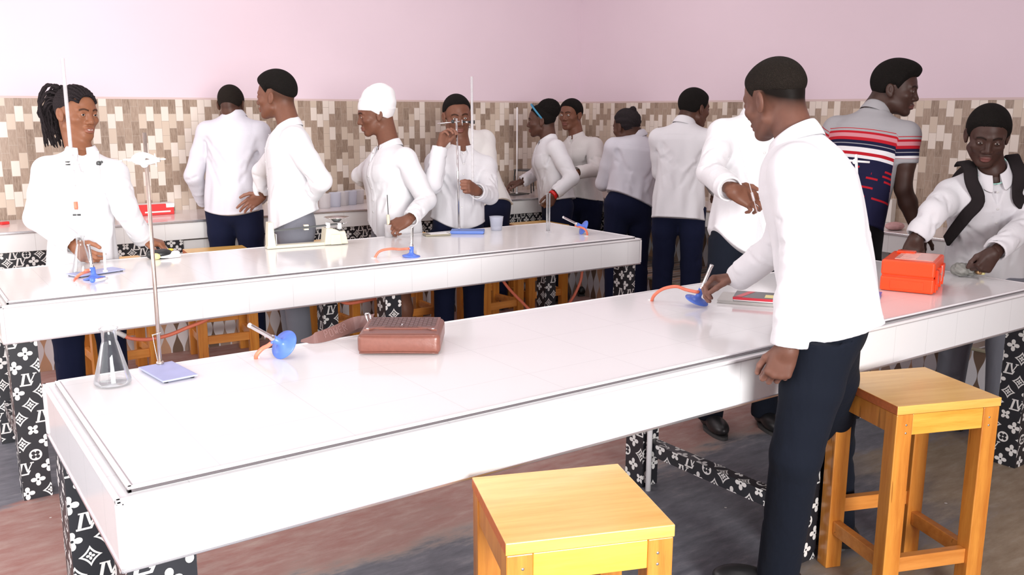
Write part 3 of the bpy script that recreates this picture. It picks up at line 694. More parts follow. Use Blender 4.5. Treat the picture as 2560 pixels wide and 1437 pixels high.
PEOPLE = {}
def person(key, S):
    rng = random.Random(sum(map(ord, key)))
    d = S['d']; pt = lambda q: atd(q[0], q[1], d+(q[2] if len(q) > 2 else 0.0))
    Nk, P = pt(S['neck']), pt(S['pelvis'])
    fN = face_dir(S['yaw']); fP = face_dir(S.get('pyaw', S['yaw']))
    sk = SK[S['skin']]; sc = S.get('scale', 1.0); hs = S.get('head_scale', 1.0)
    root = thing('person', S['label'], 'person', (P[0], P[1], 0.0), 0.0, S.get('group'))
    O = np.array([P[0], P[1], 0.0])
    TO = Torso(P, Nk, fP, fN, S.get('kw', 1.0)*sc, S.get('kd', 1.0)*sc, S.get('bend', 0.0), S.get('bust', 0.0), S.get('belly', 0.0))
    rN, fNn = TO.frame(1.0)
    sw = S.get('sw', 0.158)*sc
    sh = {}
    for k, sg in (('R', 1), ('L', -1)):
        q = S.get('sh'+k)
        sh[k] = pt(q) if q else Nk+rN*(sg*sw)-TO.a*(S.get('drop', 0.108)*sc)+fNn*S.get('shf', 0.0)
    arms = {}
    for k in 'RL':
        A = S.get('arm'+k)
        if A is None: continue
        E_ = solve_len(sh[k], A['e'], A.get('ul', 0.285)*sc, A['e'][2]); W_ = solve_len(E_, A['w'], A.get('fl', 0.245)*sc, A['w'][2])
        hd = A.get('hdir'); 
        if hd is None: hx = (W_-E_)/np.linalg.norm(W_-E_)
        else: hx = cv(*hd)
        n = cv(*A.get('palm', (0, -1, 0))); n = n-hx*(n @ hx); n /= np.linalg.norm(n); hz = -n
        arms[k] = dict(s=sh[k], e=E_, w=W_, R=np.stack([hx, np.cross(hz, hx), hz], 1), pose=A.get('pose', 'relaxed'), short=A.get('short', False), bare=A.get('bare', False), cuff=A.get('cuff', 0.0), show=A.get('show', True), wr=A.get('wr', .046), hk=A.get('hk', 1.0))
    # legs
    rP, fPn = TO.frame(0.0); hipz = P-TO.a*0.04; legs = {}
    for k, sg in (('R', 1), ('L', -1)):
        hp = P+np.cross(fP, ZZ)*(sg*0.088*sc)-ZZ*0.03
        lg = S.get('leg'+k, {})
        if 'a' in lg: an = pt(lg['a'])
        else: an = np.array([hp[0], hp[1], 0.085])+fP*lg.get('fwd', 0.0)+np.cross(fP, ZZ)*(sg*lg.get('out', 0.01))
        if 'az' in lg: an[2] = lg['az']
        kn = pt(lg['k']) if 'k' in lg else (hp*0.49+an*0.51)+fP*lg.get('bendk', 0.025)
        legs[k] = (hp, kn, an, lg.get('toe'))
    # ---- body: head, hands and the rest as one mesh
    Hc = pt(S['head']); HM = head_frame(*S['look']); nl = HM.T @ (Nk-TO.a*0.01-Hc)/hs
    hf = head_field(nl, S.get('hh', 0.0028), S.get('smile', 0.0), neck_r=S.get('neck_r', 0.050), jaw=S.get('jaw', 1.0), lid=S.get('lid', 0.85))
    hv, hq = hf.mesh(); hv = relax(hv, hq, 1, 0.35)
    T = np.zeros((len(hv), 3))
    lipd = np.sqrt((hv[:, 0]/0.027)**2+((hv[:, 2]+0.0645)/0.0155)**2); T[:, 0] = np.clip(2.6*(1.0-lipd), 0, 1)*(hv[:, 1] > 0.078)
    for s_ in (-1, 1):
        bx = hv[:, 0]*s_; bz = hv[:, 2]-(0.0235+0.005*np.sin(np.clip((bx-0.012)/0.035, 0, 1)*math.pi))
        T[:, 1] = np.maximum(T[:, 1], 0.85*np.clip(1.6-np.abs(bz)/0.0036, 0, 1)*(bx > 0.010)*(bx < 0.048)*(hv[:, 1] > 0.055))
    fade = S.get('fade', 0.0)
    if S.get('hair') and not fade: fade = 0.35
    if fade:
        zz = np.interp(hv[:, 1], HAIR_Y, np.array(HAIR_Z)); st = np.clip((hv[:, 2]-zz+0.004)/(0.028 if fade < .5 else 0.052), 0, 1)*(hv[:, 1] < 0.072)
        ear = (np.abs(hv[:, 0]) > 0.0745) & (hv[:, 1] > -0.034) & (hv[:, 1] < 0.014) & (hv[:, 2] < 0.032)
        T[:, 1] = np.maximum(T[:, 1], fade*st**1.5*~ear)
    Vs, Qs, Ts = [hv*hs @ HM.T+Hc], [hq], [T]
    for k, a in arms.items():
        if not a['show']: continue
        el = a['R'].T @ (a['e']-a['w']); v, q, t = hand_mesh(k, a['pose'], el, S.get('hanh', 0.0028))
        Vs.append(v*sc*a['hk'] @ a['R'].T+a['w']); Qs.append(q); Ts.append(t)
    pts = [P, Nk]+[x for a in arms.values() for x in (a['s'], a['e'], a['w'])]+[x for l in legs.values() for x in l[:3]]
    lo, hi = np.min(pts, 0)-0.16, np.max(pts, 0)+0.12
    bare_leg = S.get('skirt') is not None
    core = Field(lo, hi, 0.007 if (bare_leg or any(a['bare'] for a in arms.values())) else 0.011)
    for t0, t1 in zip(np.linspace(0.02, 0.70, 7)[:-1], np.linspace(0.02, 0.70, 7)[1:]):
        for sg in (-1, 1):
            A, B = TO.dims((t0+t1)/2); r, f = TO.frame((t0+t1)/2)
            core.cone(TO.centre(t0)+r*(sg*(A-B)*0.8), TO.centre(t1)+r*(sg*(A-B)*0.8), B*0.72, B*0.72, 0.03)
    core.cone(TO.centre(0.66), Nk-TO.a*0.015, 0.05, 0.042, 0.03); core.cone(TO.centre(0.72)+fNn*0.055, TO.centre(0.93)+fNn*0.022, 0.047, 0.048, 0.02)
    for k, a in arms.items():
        if a['bare']:
            core.cone(a['s'], a['s']*0.5+a['e']*0.5, 0.052, 0.053, 0.02); core.cone(a['s']*0.5+a['e']*0.5, a['e'], 0.053, 0.041, 0.02)
            m_ = a['e']*0.7+a['w']*0.3; core.cone(a['e'], m_, 0.042, 0.044, 0.015); core.cone(m_, a['w'], 0.044, 0.028, 0.015)
        else:
            core.cone(a['s'], a['e'], 0.034, 0.034, 0.02); core.cone(a['e'], a['w'], 0.034, 0.026, 0.01)
    for k, (hp, kn, an, toe) in legs.items():
        if bare_leg:
            core.cone(hp, kn, 0.078, 0.056, 0.02); m_ = kn*0.65+an*0.35; core.cone(kn, m_-fP*0.012, 0.055, 0.054, 0.02); core.cone(m_-fP*0.012, an, 0.052, 0.036, 0.02)
        else:
            core.cone(hp, kn, 0.066, 0.048, 0.02); core.cone(kn, an, 0.046, 0.036, 0.02)
        core.cone(an, an-ZZ*0.045+fP*0.05, 0.034, 0.026, 0.02)
    v, q = core.mesh(); Vs.append(v); Qs.append(q); Ts.append(np.zeros((len(v), 3)))
    off = np.cumsum([0]+[len(v) for v in Vs[:-1]])
    V = np.concatenate(Vs)-O; Q = np.concatenate([q+o for q, o in zip(Qs, off)])
    me = fast_mesh('body', V, Q, [sk]); tint_attr(me, np.concatenate(Ts)); body = link('body', me, root)
    # eyes
    for s_ in (-1, 1):
        mb = MB(); mb.ball((0, 0, 0), 0.0128*hs, 0, 20); W = np.array(mb.v)
        gd = np.array(S.get('gaze', (0, 1, 0)), float); gd /= np.linalg.norm(gd)
        midx = [1 if (np.mean(W[list(f)], axis=0) @ gd) > 0.0128*hs*0.86 else 0 for f in mb.f]
        c = HM @ (np.array([s_*0.031, 0.0765, 0.004])*hs)+Hc
        link('eye', fast_mesh('eye', W @ HM.T+c-O, mb.f, [M['eye'], M['iris']], midx), body)
    if S.get('smile', 0) > 0.5:
        mb = MB(); mb.ball((0, 0.086*hs, -0.0625*hs), (0.018*hs, 0.0085*hs, 0.0052*hs), 0, 16); link('teeth', fast_mesh('teeth', np.array(mb.v) @ HM.T+Hc-O, mb.f, [M['tooth']]), body)
    # ---- hair
    W2 = lambda v: np.asarray(v)*hs @ HM.T+Hc-O
    st = S.get('hair')
    if st:
        hfz = hair_field(st); v, q = hfz.mesh(); Hs_v, Hs_q = [v], [q]
        if S.get('puff'):
            c, r = S['puff']; pf = Field(np.array(c)-np.array(r)-0.02, np.array(c)+np.array(r)+0.02, 0.003); pf.ell(c, r)
            X, Y, Z = pf.ax[0][:, None, None], pf.ax[1][None, :, None], pf.ax[2][None, None, :]
            pf.d = pf.d-(0.0035*np.sin(X*330)*np.sin(Y*290+1)*np.sin(Z*310)).astype(np.float32)
            v2, q2 = pf.mesh(); Hs_q.append(q2+len(v)); Hs_v.append(v2)
        hv_ = np.concatenate(Hs_v); hq_ = np.concatenate(Hs_q)
        hm = M[S.get('hairmat', 'hair')]
        me = fast_mesh('hair', W2(hv_), hq_, [hm]); hair = link('hair', me, root)
        if S.get('braids'):
            mb = MB(); rb = random.Random(5)
            for i in range(46):
                a0 = rb.uniform(-1.0, 1.0); z0 = rb.uniform(0.02, 0.115); x0 = 0.055*a0
                out = rb.uniform(0.055, 0.085); end = rb.uniform(-0.165, -0.09)
                p = bez([(x0*0.5, -0.085, z0), (x0*0.9, -0.105-out*0.5, z0+0.006), (x0*1.1, -0.108-out, z0-0.06), (x0*1.15+rb.uniform(-.012, .012), -0.10-out*rb.uniform(.6, 1.0), (z0+end)*0.5-0.02), (x0*1.1+rb.uniform(-.012, .012), -0.085-out*rb.uniform(.3, .7), end)], 7)
                rr = 0.0052*(1+0.22*np.sin(np.arange(len(p))*2.2)); rr[-1] *= 0.4
                mb.tube(p, rr, 6)
            for i in range(11):       # braids lying flat over the crown, front to back
                a0 = -1.15+2.3*i/10; p = []
                for t in np.linspace(0.22, 1.0, 16):
                    th = t*math.pi*0.86; x_, y_, z_ = math.sin(a0)*math.sin(th), math.cos(th), math.cos(a0)*math.sin(th)
                    p.append((0.081*x_, -0.008+0.098*y_, 0.036+0.093*z_))
                mb.tube(np.array(p), 0.0062*(1+0.2*np.sin(np.arange(16)*2.6)), 6)
            link('braid', fast_mesh('braid', W2(mb.v), mb.f, [M['braid']]), hair)
        if S.get('headband'):
            mb = MB(); pts_ = []
            for i in range(41):
                a = 2*math.pi*i/40; pts_.append((0.0865*math.cos(a), 0.012+0.062*math.sin(a)*0.9-0.0, 0.052+0.078*math.sin(a)))
            mb.tube(np.array(pts_), 0.008, 8, flat=((0, -0.6, 0.8), 0.9, 0.5)); link('headband', fast_mesh('headband', W2(mb.v), mb.f, [M['teal']]), hair)['label'] = 'blue headband'
    if S.get('beanie'):
        bf = Field((-0.13, -0.19, -0.09), (0.13, 0.14, 0.24), 0.0032)
        bf.ell((0, -0.018, 0.040), (0.089, 0.108, 0.100), k=0.01); bf.ell((0, -0.062, 0.095), (0.070, 0.074, 0.064), k=0.05); bf.ell((0.0, -0.035, 0.125), (0.066, 0.07, 0.04), k=0.03)
        X, Y, Z = bf.ax[0][:, None, None], bf.ax[1][None, :, None], bf.ax[2][None, None, :]
        cut = np.interp(bf.ax[1], [-0.15, -0.08, -0.02, 0.03, 0.1], [-0.055, -0.045, -0.012, 0.030, 0.048])[None, :, None]
        bf.d = np.maximum(bf.d, (cut-Z+0*X).astype(np.float32))
        hgt = Z-cut
        bf.d -= (0.0030*np.exp(-((hgt-0.062)/0.006)**2)+0.0022*np.sin(hgt*75+Y*30+2*np.sin(X*25))*np.clip((hgt-0.07)/0.03, 0, 1)+0*X).astype(np.float32)
        v, q = bf.mesh(); link('beanie', fast_mesh('beanie', W2(v), q, [M['knit']]), root)['label'] = 'white knitted cap'
    # ---- shirt
    cl = S.get('cloth', 'shirt'); hh = S.get('ch', 0.0058)
    spts = [P-TO.a*0.12, Nk]+[x for a in arms.values() for x in (a['s'], a['e'], a['w'])]
    sf = Field(np.min(spts, 0)-0.24, np.max(spts, 0)+0.22, hh)
    sl, X, Y, Z = sf.box(P-np.array([.34, .34, .2])+np.minimum(Nk-P, 0), P+np.array([.34, .34, .1])+np.maximum(Nk-P, 0))
    t, u, v, dd = TO.eval(X, Y, Z)
    hem = S.get('hem', 0.0)+S.get('hem_u', 0.0)*u+S.get('hem_v', 0.0)*v
    if S.get('hem_c'): hem = hem+S['hem_c']*np.clip(np.abs(u)/0.16, 0, 1.2)**2
    front = np.clip((v-0.02)*60, 0, 1); back = np.clip((-v-0.02)*60, 0, 1); inner = np.clip((0.97-t)*30, 0, 1)
    if S.get('placket', True):
        dd = dd-0.0030*np.clip((0.017-np.abs(u))*400+0.5, 0, 1)*front*inner
        pu, ptt = u+0.078, t-0.64     # breast pocket on the person's left
        dd = dd-0.0026*np.clip((0.042-np.abs(pu))*400+.5, 0, 1)*np.clip((0.105-np.abs(ptt))*200+.5, 0, 1)*front
    yk = 0.80+0.0*u
    dd = dd+0.0024*np.exp(-((t-yk)*TO.T/0.004)**2)*back
    dd = dd-0.0026*np.exp(-((t-hem-0.012)*TO.T/0.005)**2)
    # hanging folds around the lower shirt
    th = np.arctan2(u, v); amp = S.get('folds', 1.0)*0.006*np.clip(1-t*1.35, 0, 1)
    ph = rng.uniform(0, 6)
    dd = dd-amp*(np.sin(th*7+ph+6*t)*0.6+np.sin(th*11-ph*2-4*t)*0.4)
    dd = np.maximum(dd, (hem-t)*TO.T); dd = np.maximum(dd, (t-1.0)*TO.T)
    vd = 0.055+0.10*S.get('open', 0.42)      # open neckline
    dd = np.maximum(dd, np.minimum((t-1)*TO.T+vd-np.abs(u)*vd/0.052, v+0.0)*0.6)
    sf.smin(sl, dd.astype(np.float32), 0.0)
    kb = S.get('slv', 1.0)
    for k, a in arms.items():
        sgn = 1 if k == 'R' else -1
        s_, e_, w_ = a['s'], a['e'], a['w']
        inner_ = TO.centre(0.86)*0.35+s_*0.65
        sf.cone(TO.centre(0.80), s_, 0.078*sc, 0.066*sc*kb, 0.05); sf.cone(TO.centre(0.885), s_, 0.056*sc, 0.060*sc*kb, 0.03)
        if a['short']:
            q_ = s_+(e_-s_)*a['short']; tmp = Field(np.minimum(s_, q_)-0.13, np.maximum(s_, q_)+0.13, hh)
            tmp.cone(s_, q_, 0.068*sc*kb, 0.064*sc*kb, 0.0); X2, Y2, Z2 = tmp.ax[0][:, None, None], tmp.ax[1][None, :, None], tmp.ax[2][None, None, :]
            ax_ = (q_-s_)/np.linalg.norm(q_-s_); pl = (X2-q_[0])*ax_[0]+(Y2-q_[1])*ax_[1]+(Z2-q_[2])*ax_[2]
            tmp.d = np.maximum(tmp.d, pl.astype(np.float32)); _merge(sf, tmp, 0.02)
            continue
        tmp = Field(np.min([s_, e_, w_], 0)-0.12, np.max([s_, e_, w_], 0)+0.12, hh)
        m1 = s_*0.5+e_*0.5
        tmp.cone(s_, m1, 0.070*sc*kb, 0.064*sc*kb, 0.0); tmp.cone(m1, e_, 0.064*sc*kb, 0.056*sc*kb, 0.012)
        wc = w_-(w_-e_)/np.linalg.norm(w_-e_)*a['cuff']
        c1 = e_*0.25+wc*0.75
        tmp.cone(e_, c1, 0.055*sc*kb, (a['wr']+0.006)*sc, 0.02); tmp.cone(c1, wc, (a['wr']+0.002)*sc, a['wr']*sc, 0.006)
        # folds at the bend of the arm and along the sleeve
        axu = (e_-s_)/np.linalg.norm(e_-s_); axf = (wc-e_)/np.linalg.norm(wc-e_); bn = np.cross(axu, axf); sb = np.linalg.norm(bn)
        bn = bn/sb if sb > 0.1 else np.cross(axu, ZZ); inn = (axf-axu); inn = inn/np.linalg.norm(inn) if np.linalg.norm(inn) > 0.2 else np.cross(bn, axu)
        for i in range(15):
            f_ = rng.uniform(0.30, 1.0); onf = rng.random() < 0.55
            c_ = (e_+axf*np.linalg.norm(wc-e_)*(1-f_)*1.3) if onf else (s_+(e_-s_)*f_)
            axx = axf if onf else axu; rad = 0.055*sc*kb
            a0 = rng.uniform(-2.2, 2.2); a1 = a0+rng.choice((-1, 1))*rng.uniform(0.9, 1.8); o1 = rng.uniform(-.05, .05)
            e1, e2 = inn, np.cross(axx, inn); e2 /= np.linalg.norm(e2)
            p_ = [c_+axx*(o1*q2)+(e1*math.cos(aa)+e2*math.sin(aa))*rad for aa, q2 in ((a0, -1), ((a0+a1)/2, 0), (a1, 1))]
            am = rng.choice((-0.010, -0.008, 0.008))*S.get('folds', 1.0)
            tmp.fold(p_[0], p_[1], 0.011, am); tmp.fold(p_[1], p_[2], 0.011, am)
        X2, Y2, Z2 = tmp.ax[0][:, None, None], tmp.ax[1][None, :, None], tmp.ax[2][None, None, :]
        pl = (X2-wc[0])*axf[0]+(Y2-wc[1])*axf[1]+(Z2-wc[2])*axf[2]
        rad2 = np.sqrt(np.maximum((X2-wc[0])**2+(Y2-wc[1])**2+(Z2-wc[2])**2-pl**2, 0))
        tmp.d -= (0.0032*np.clip((pl+0.055)*250, 0, 1)*np.clip(1.5-rad2/0.09, 0, 1)).astype(np.float32)
        near = rad2 < 0.09
        tmp.d = np.where(near, np.maximum(tmp.d, pl), tmp.d).astype(np.float32)
        hol = np.maximum(rad2-(a['wr']-0.007)*sc, -(pl+0.03)); tmp.d = np.where(near, np.maximum(tmp.d, -hol), tmp.d).astype(np.float32)
        _merge(sf, tmp, 0.016)
    # pulled folds across the torso, from the armpits and the waist
    for i in range(S.get('pulls', 16)):
        sg = rng.choice((-1, 1)); t0 = rng.uniform(0.55, 0.74); th0 = sg*rng.uniform(1.0, 1.5)+(0 if rng.random() < 0.5 else math.pi)
        t1 = rng.uniform(0.05, 0.42); th1 = th0-sg*rng.uniform(0.3, 1.3)
        am = rng.choice((-0.010, -0.008, 0.008))*S.get('folds', 1.0); pp = [TO.at(t0+(t1-t0)*q_, th0+(th1-th0)*q_) for q_ in (0, .33, .66, 1)]
        for a_, b_ in zip(pp[:-1], pp[1:]): sf.fold(a_, b_, 0.014, am)
    for f_ in S.get('xfolds', []):
        pp = [TO.at(*q_) for q_ in f_[0]]
        for a_, b_ in zip(pp[:-1], pp[1:]): sf.fold(a_, b_, f_[1], f_[2])
    v, q = sf.mesh(); v = relax(v, q, 1, 0.4)
    me = fast_mesh('shirt', v-O, q, [M[cl]])
    if cl == 'stripes':
        tt, uu, vv_, _ = TO.eval(v[:, 0], v[:, 1], v[:, 2]); run = (1-tt)*TO.T-0.005
        along = np.arctan2(uu, vv_)
        for k, a in arms.items():
            ax_ = (a['e']-a['s']); ln_ = np.linalg.norm(ax_); ax_ /= ln_; al = (v-a['s']) @ ax_; rd = np.linalg.norm(v-a['s']-al[:, None]*ax_, axis=1)
            sgn = 1 if k == 'R' else -1
            on = (rd < 0.088) & (al > -0.01) & ((np.abs(uu) > 0.150) | (al > 0.06)); run = np.where(on, al*1.02+0.116, run)
            end = a['short']*ln_; run = np.where(on & (al > end-0.022), 0.0, run)
        tint_attr(me, np.stack([np.clip(run, 0, 0.99), (along+3.2)*0.25, 0*run], 1))
    shirt = link('shirt', me, root)
    if S.get('buttons') and S.get('placket', True):
        for tb in (0.90, 0.76, 0.62, 0.48, 0.34, 0.20):
            p_ = TO.at(tb, 0.0, 0.0045); mb = MB(); mb.lathe([(0, -0.001), (0.0055, -0.001), (0.006, 0.0005), (0.0045, 0.0012), (0, 0.0008)], n=14, rot=frame_from(TO.frame(tb)[1])); link('button', fast_mesh('button', np.array(mb.v)+p_-O, mb.f, [M['button']]), shirt)
    # ---- collar
    if S.get('collar', True):
        nv = HM @ np.array([0, -0.03, -0.045])*hs+Hc-Nk; nv /= np.linalg.norm(nv); up = TO.a*0.6+nv*0.4; up /= np.linalg.norm(up)
        r_ = rN-up*(rN @ up); r_ /= np.linalg.norm(r_); f_ = np.cross(up, r_)
        opn = S.get('open', 0.42); ns = 44; V = []; F_ = []
        kc = S.get('ck', 1.0)
        for i in range(ns+1):
            th = opn*0.35+(2*math.pi-opn*0.7)*i/ns; c, s2 = math.cos(th), math.sin(th)
            fr = max(0.0, c)**2; bk = max(0.0, -c)
            lift = 0.020*bk-0.028*max(0, c)-0.012*fr*opn
            rad = np.array([0.060, 0.060, 0.063, 0.071, 0.080+0.014*fr])*kc
            hgt = np.array([-0.040-0.03*fr*opn-.012*bk, 0.024, 0.028, 0.008-0.01*fr, -0.016-0.036*fr-0.012*bk])+lift*0.8
            for q in range(5):
                sp = 1+0.35*opn*max(0, c)
                V.append(Nk+r_*(s2*rad[q]*(1.0+0.18*fr*opn))+f_*(c*rad[q]*1.06)+up*hgt[q])
        for i in range(ns):
            for q in range(4): F_.append((i*5+q, (i+1)*5+q, (i+1)*5+q+1, i*5+q+1))
        co = link('collar', fast_mesh('collar', np.array(V)-O, F_, [M[S.get('collar_mat', cl if cl != 'stripes' else 'knitgrey')]]), shirt)
        so = co.modifiers.new('thick', 'SOLIDIFY'); so.thickness = 0.004; so.offset = 0
        su = co.modifiers.new('soft', 'SUBSURF'); su.levels = 1; su.render_levels = 1
    # ---- trousers or skirt
    pk = S.get('bottom', 'navy'); pf = Field(lo-0.04, np.array([hi[0]+.04, hi[1]+.04, P[2]+0.20]), S.get('ph', 0.0085))
    R0 = np.stack([np.cross(fP, ZZ), fP, ZZ], 1)
    pf.ell(P-ZZ*0.02, np.array([0.158, 0.116, 0.15])*sc*S.get('hipk', 1.0), R0, 0.02)
    lk = S.get('legk', 1.0)
    if bare_leg:
        kz = S['skirt']; mid = (legs['R'][1]+legs['L'][1])/2; bot = np.array([mid[0], mid[1], kz])
        sl, X, Y, Z = pf.box(bot-np.array([.3, .3, .02]), P+np.array([.3, .3, .1]))
        tq = np.clip((P[2]-Z)/(P[2]-kz), 0, 1); cx, cy_ = P[0]+(bot[0]-P[0])*tq, P[1]+(bot[1]-P[1])*tq
        uu = (X-cx)*R0[0, 0]+(Y-cy_)*R0[1, 0]; vv = (X-cx)*R0[0, 1]+(Y-cy_)*R0[1, 1]; A = 0.160+0.03*tq; B = 0.122+0.035*tq
        dq = (np.sqrt((uu/A)**2+(vv/B)**2)-1)*B-0.004*np.sin(np.arctan2(uu, vv)*9)*tq; dq = np.maximum(dq, kz-Z); dq = np.maximum(dq, Z-P[2]-0.05)
        pf.smin(sl, dq.astype(np.float32), 0.01)
    else:
        for k, (hp, kn, an, toe) in legs.items():
            pf.cone(hp, hp*0.55+kn*0.45, 0.094*sc*lk, 0.082*sc*lk, 0.03); pf.cone(hp*0.55+kn*0.45, kn, 0.082*sc*lk, 0.069*sc*lk, 0.02); pf.cone(kn, an-ZZ*0.03, 0.069*sc*lk, 0.062*sc*lk, 0.02)
            for i in range(S.get('pfolds', 7)):
                f_ = rng.uniform(0.1, 1.0); c_ = kn+(an-kn)*f_ if i % 2 else kn+(hp-kn)*f_*0.5; aa = rng.uniform(0, 6.28); dl = rng.uniform(.9, 1.6); zo = rng.uniform(-.05, .05)
                q_ = [c_+R0[:, 0]*(math.cos(x)*0.068)+R0[:, 1]*(math.sin(x)*0.068)+ZZ*o_ for x, o_ in ((aa, -zo), (aa+dl/2, 0), (aa+dl, zo))]
                am = rng.choice((-0.006, 0.006)); pf.fold(q_[0], q_[1], 0.013, am); pf.fold(q_[1], q_[2], 0.013, am)
        X, Y, Z = pf.ax[0][:, None, None], pf.ax[1][None, :, None], pf.ax[2][None, None, :]
        cz = min(l[2][2] for l in legs.values())-0.045; pf.d = np.maximum(pf.d, (cz-Z+0*X+0*Y).astype(np.float32))
    # keep the waist inside the shirt
    sl, X, Y, Z = pf.box(P-np.array([.32, .32, .05]), P+np.array([.32, .32, .25]))
    TI = Torso(P, Nk, fP, fN, TO.kw, TO.kd, TO.bend, 0, 0, -0.010); t, u, v, dd = TI.eval(X, Y, Z)
    hem = S.get('hem', 0.0)+S.get('hem_u', 0.0)*u+S.get('hem_v', 0.0)*v
    lim = np.where(t > hem-0.02, np.maximum(dd, (t-0.28)*TO.T), -1.0)
    pf.d[sl] = np.maximum(pf.d[sl], lim.astype(np.float32))
    v, q = pf.mesh(); v = relax(v, q, 1, 0.4)
    link('skirt' if bare_leg else 'trousers', fast_mesh('trousers', v-O, q, [M[pk]]), root)
    # ---- shoes
    for k, (hp, kn, an, toe) in legs.items():
        f_ = fP if toe is None else face_dir(toe); g = np.array([an[0], an[1], 0.0])
        zf = an[2]-0.085
        s_f = Field((-0.075, -0.11, -0.01), (0.075, 0.23, 0.15), 0.005)
        s_f.ell((0, 0.105, 0.042), (0.046, 0.095, 0.040), k=0.02); s_f.ell((0, -0.02, 0.048), (0.038, 0.062, 0.05), k=0.03); s_f.cone((0, 0.0, 0.05), (0, -0.008, 0.10), 0.04, 0.043, 0.03)
        s_f.d = np.maximum(s_f.d, (0.012-s_f.ax[2])[None, None, :].astype(np.float32)+0*s_f.d)
        v, q = s_f.mesh(); R_ = np.stack([np.cross(f_, ZZ), f_, ZZ], 1); base = g+ZZ*zf
        sh_ = link('shoe', fast_mesh('shoe', v @ R_.T+base-O, q, [M[S.get('shoes', 'shoe')]]), root)
        mb = MB(); pl_ = [(0.047*math.sin(a_)*(1.0 if math.cos(a_) > 0 else .86), (0.155 if math.cos(a_) > 0 else 0.085)*math.cos(a_)+0.048) for a_ in np.linspace(0, 2*math.pi, 28, endpoint=False)]
        mb.prism(pl_, 0.0, 0.016); link('sole', fast_mesh('sole', np.array(mb.v) @ R_.T+base-O, mb.f, [M['sole']], smooth=False), sh_)
    info = dict(root=root, O=O, TO=TO, arms=arms, HM=HM, Hc=Hc, hs=hs, legs=legs, N=Nk, P=P, body=body, shirt=shirt)
    PEOPLE[key] = info
    return info

def _merge(F1, F2, k):
    """union of a second grid into the first (trilinear resample on the first grid's points)"""
    a = np.maximum(np.ceil((F2.lo-F1.lo)/F1.h).astype(int), 0); b = np.minimum(np.floor((F2.lo+F2.h*(F2.n-1)-F1.lo)/F1.h).astype(int)+1, F1.n)
    if (b <= a).any(): return
    sl = tuple(slice(i, j) for i, j in zip(a, b)); idx = []; fr = []
    for i in range(3):
        p = (F1.ax[i][sl[i]]-F2.lo[i])/F2.h; j = np.clip(np.floor(p).astype(int), 0, F2.n[i]-2); idx.append(j); fr.append(p-j)
    D = 0
    for i in (0, 1):
        for j in (0, 1):
            for l in (0, 1):
                w = (fr[0] if i else 1-fr[0])[:, None, None]*(fr[1] if j else 1-fr[1])[None, :, None]*(fr[2] if l else 1-fr[2])[None, None, :]
                D = D+w*F2.d[np.ix_(idx[0]+i, idx[1]+j, idx[2]+l)]
    F1.smin(sl, D.astype(np.float32), k)
# ------------------------------------------------------------------ room shell
WY, WX, XL, YF, CZ = 6.66, 5.45, -2.2, -2.6, 3.3
def wall_box(name, c, d, mat):
    mb = MB(); mb.box((0, 0, 0), d); o = build(name, mb, mat); o.location = c
    for v in o.data.vertices: v.co = v.co+Vector(c)
    o.location = (0, 0, 0); return struct(o)
wall_box('floor', ((XL+WX)/2, (YF+WY)/2, -0.05), (WX-XL+.4, WY-YF+.4, 0.1), M['floor'])
wall_box('ceiling', ((XL+WX)/2, (YF+WY)/2, CZ+0.05), (WX-XL+.4, WY-YF+.4, 0.1), M['ceil'])
wall_box('wall_back', ((XL+WX)/2, WY+0.1, CZ/2), (WX-XL+.4, 0.2, CZ), M['wallX'])
wall_box('wall_right', (WX+0.1, (YF+WY)/2, CZ/2), (0.2, WY-YF, CZ), M['wallY'])
# unseen walls with their openings
def wall_with_holes(name, axis, pos, a0, a1, holes):
    mb = MB()
    def seg(u0, u1, z0, z1):
        if u1-u0 < 1e-4 or z1-z0 < 1e-4: return
        if axis == 'X': mb.box((pos, (u0+u1)/2, (z0+z1)/2), (0.2, u1-u0, z1-z0))
        else: mb.box(((u0+u1)/2, pos, (z0+z1)/2), (u1-u0, 0.2, z1-z0))
    u = a0
    for h0, h1, z0, z1 in holes:
        seg(u, h0, 0, CZ); seg(h0, h1, 0, z0); seg(h0, h1, z1, CZ); u = h1
    seg(u, a1, 0, CZ); return struct(build(name, mb, M['pink']))
wall_with_holes('wall_left', 'X', XL-0.1, YF, WY, [(-0.8, 2.8, 0.9, 2.6), (3.8, 6.0, 0.9, 2.6)])
wall_with_holes('wall_front', 'Y', YF-0.1, XL, WX, [(-2.1, 1.25, 0.0, 2.9)])
for i, (y0, y1) in enumerate(((-0.8, 2.8), (3.8, 6.0))):
    mb = MB(); n = 3 if i == 0 else 2
    for k in range(n+1): mb.box((XL-0.1, y0+(y1-y0)*k/n, 1.75), (0.05, 0.05, 1.7))
    for z in (0.925, 2.575): mb.box((XL-0.1, (y0+y1)/2, z), (0.05, y1-y0, 0.05))
    struct(build('window_%d' % (i+1), mb, M['alu']))
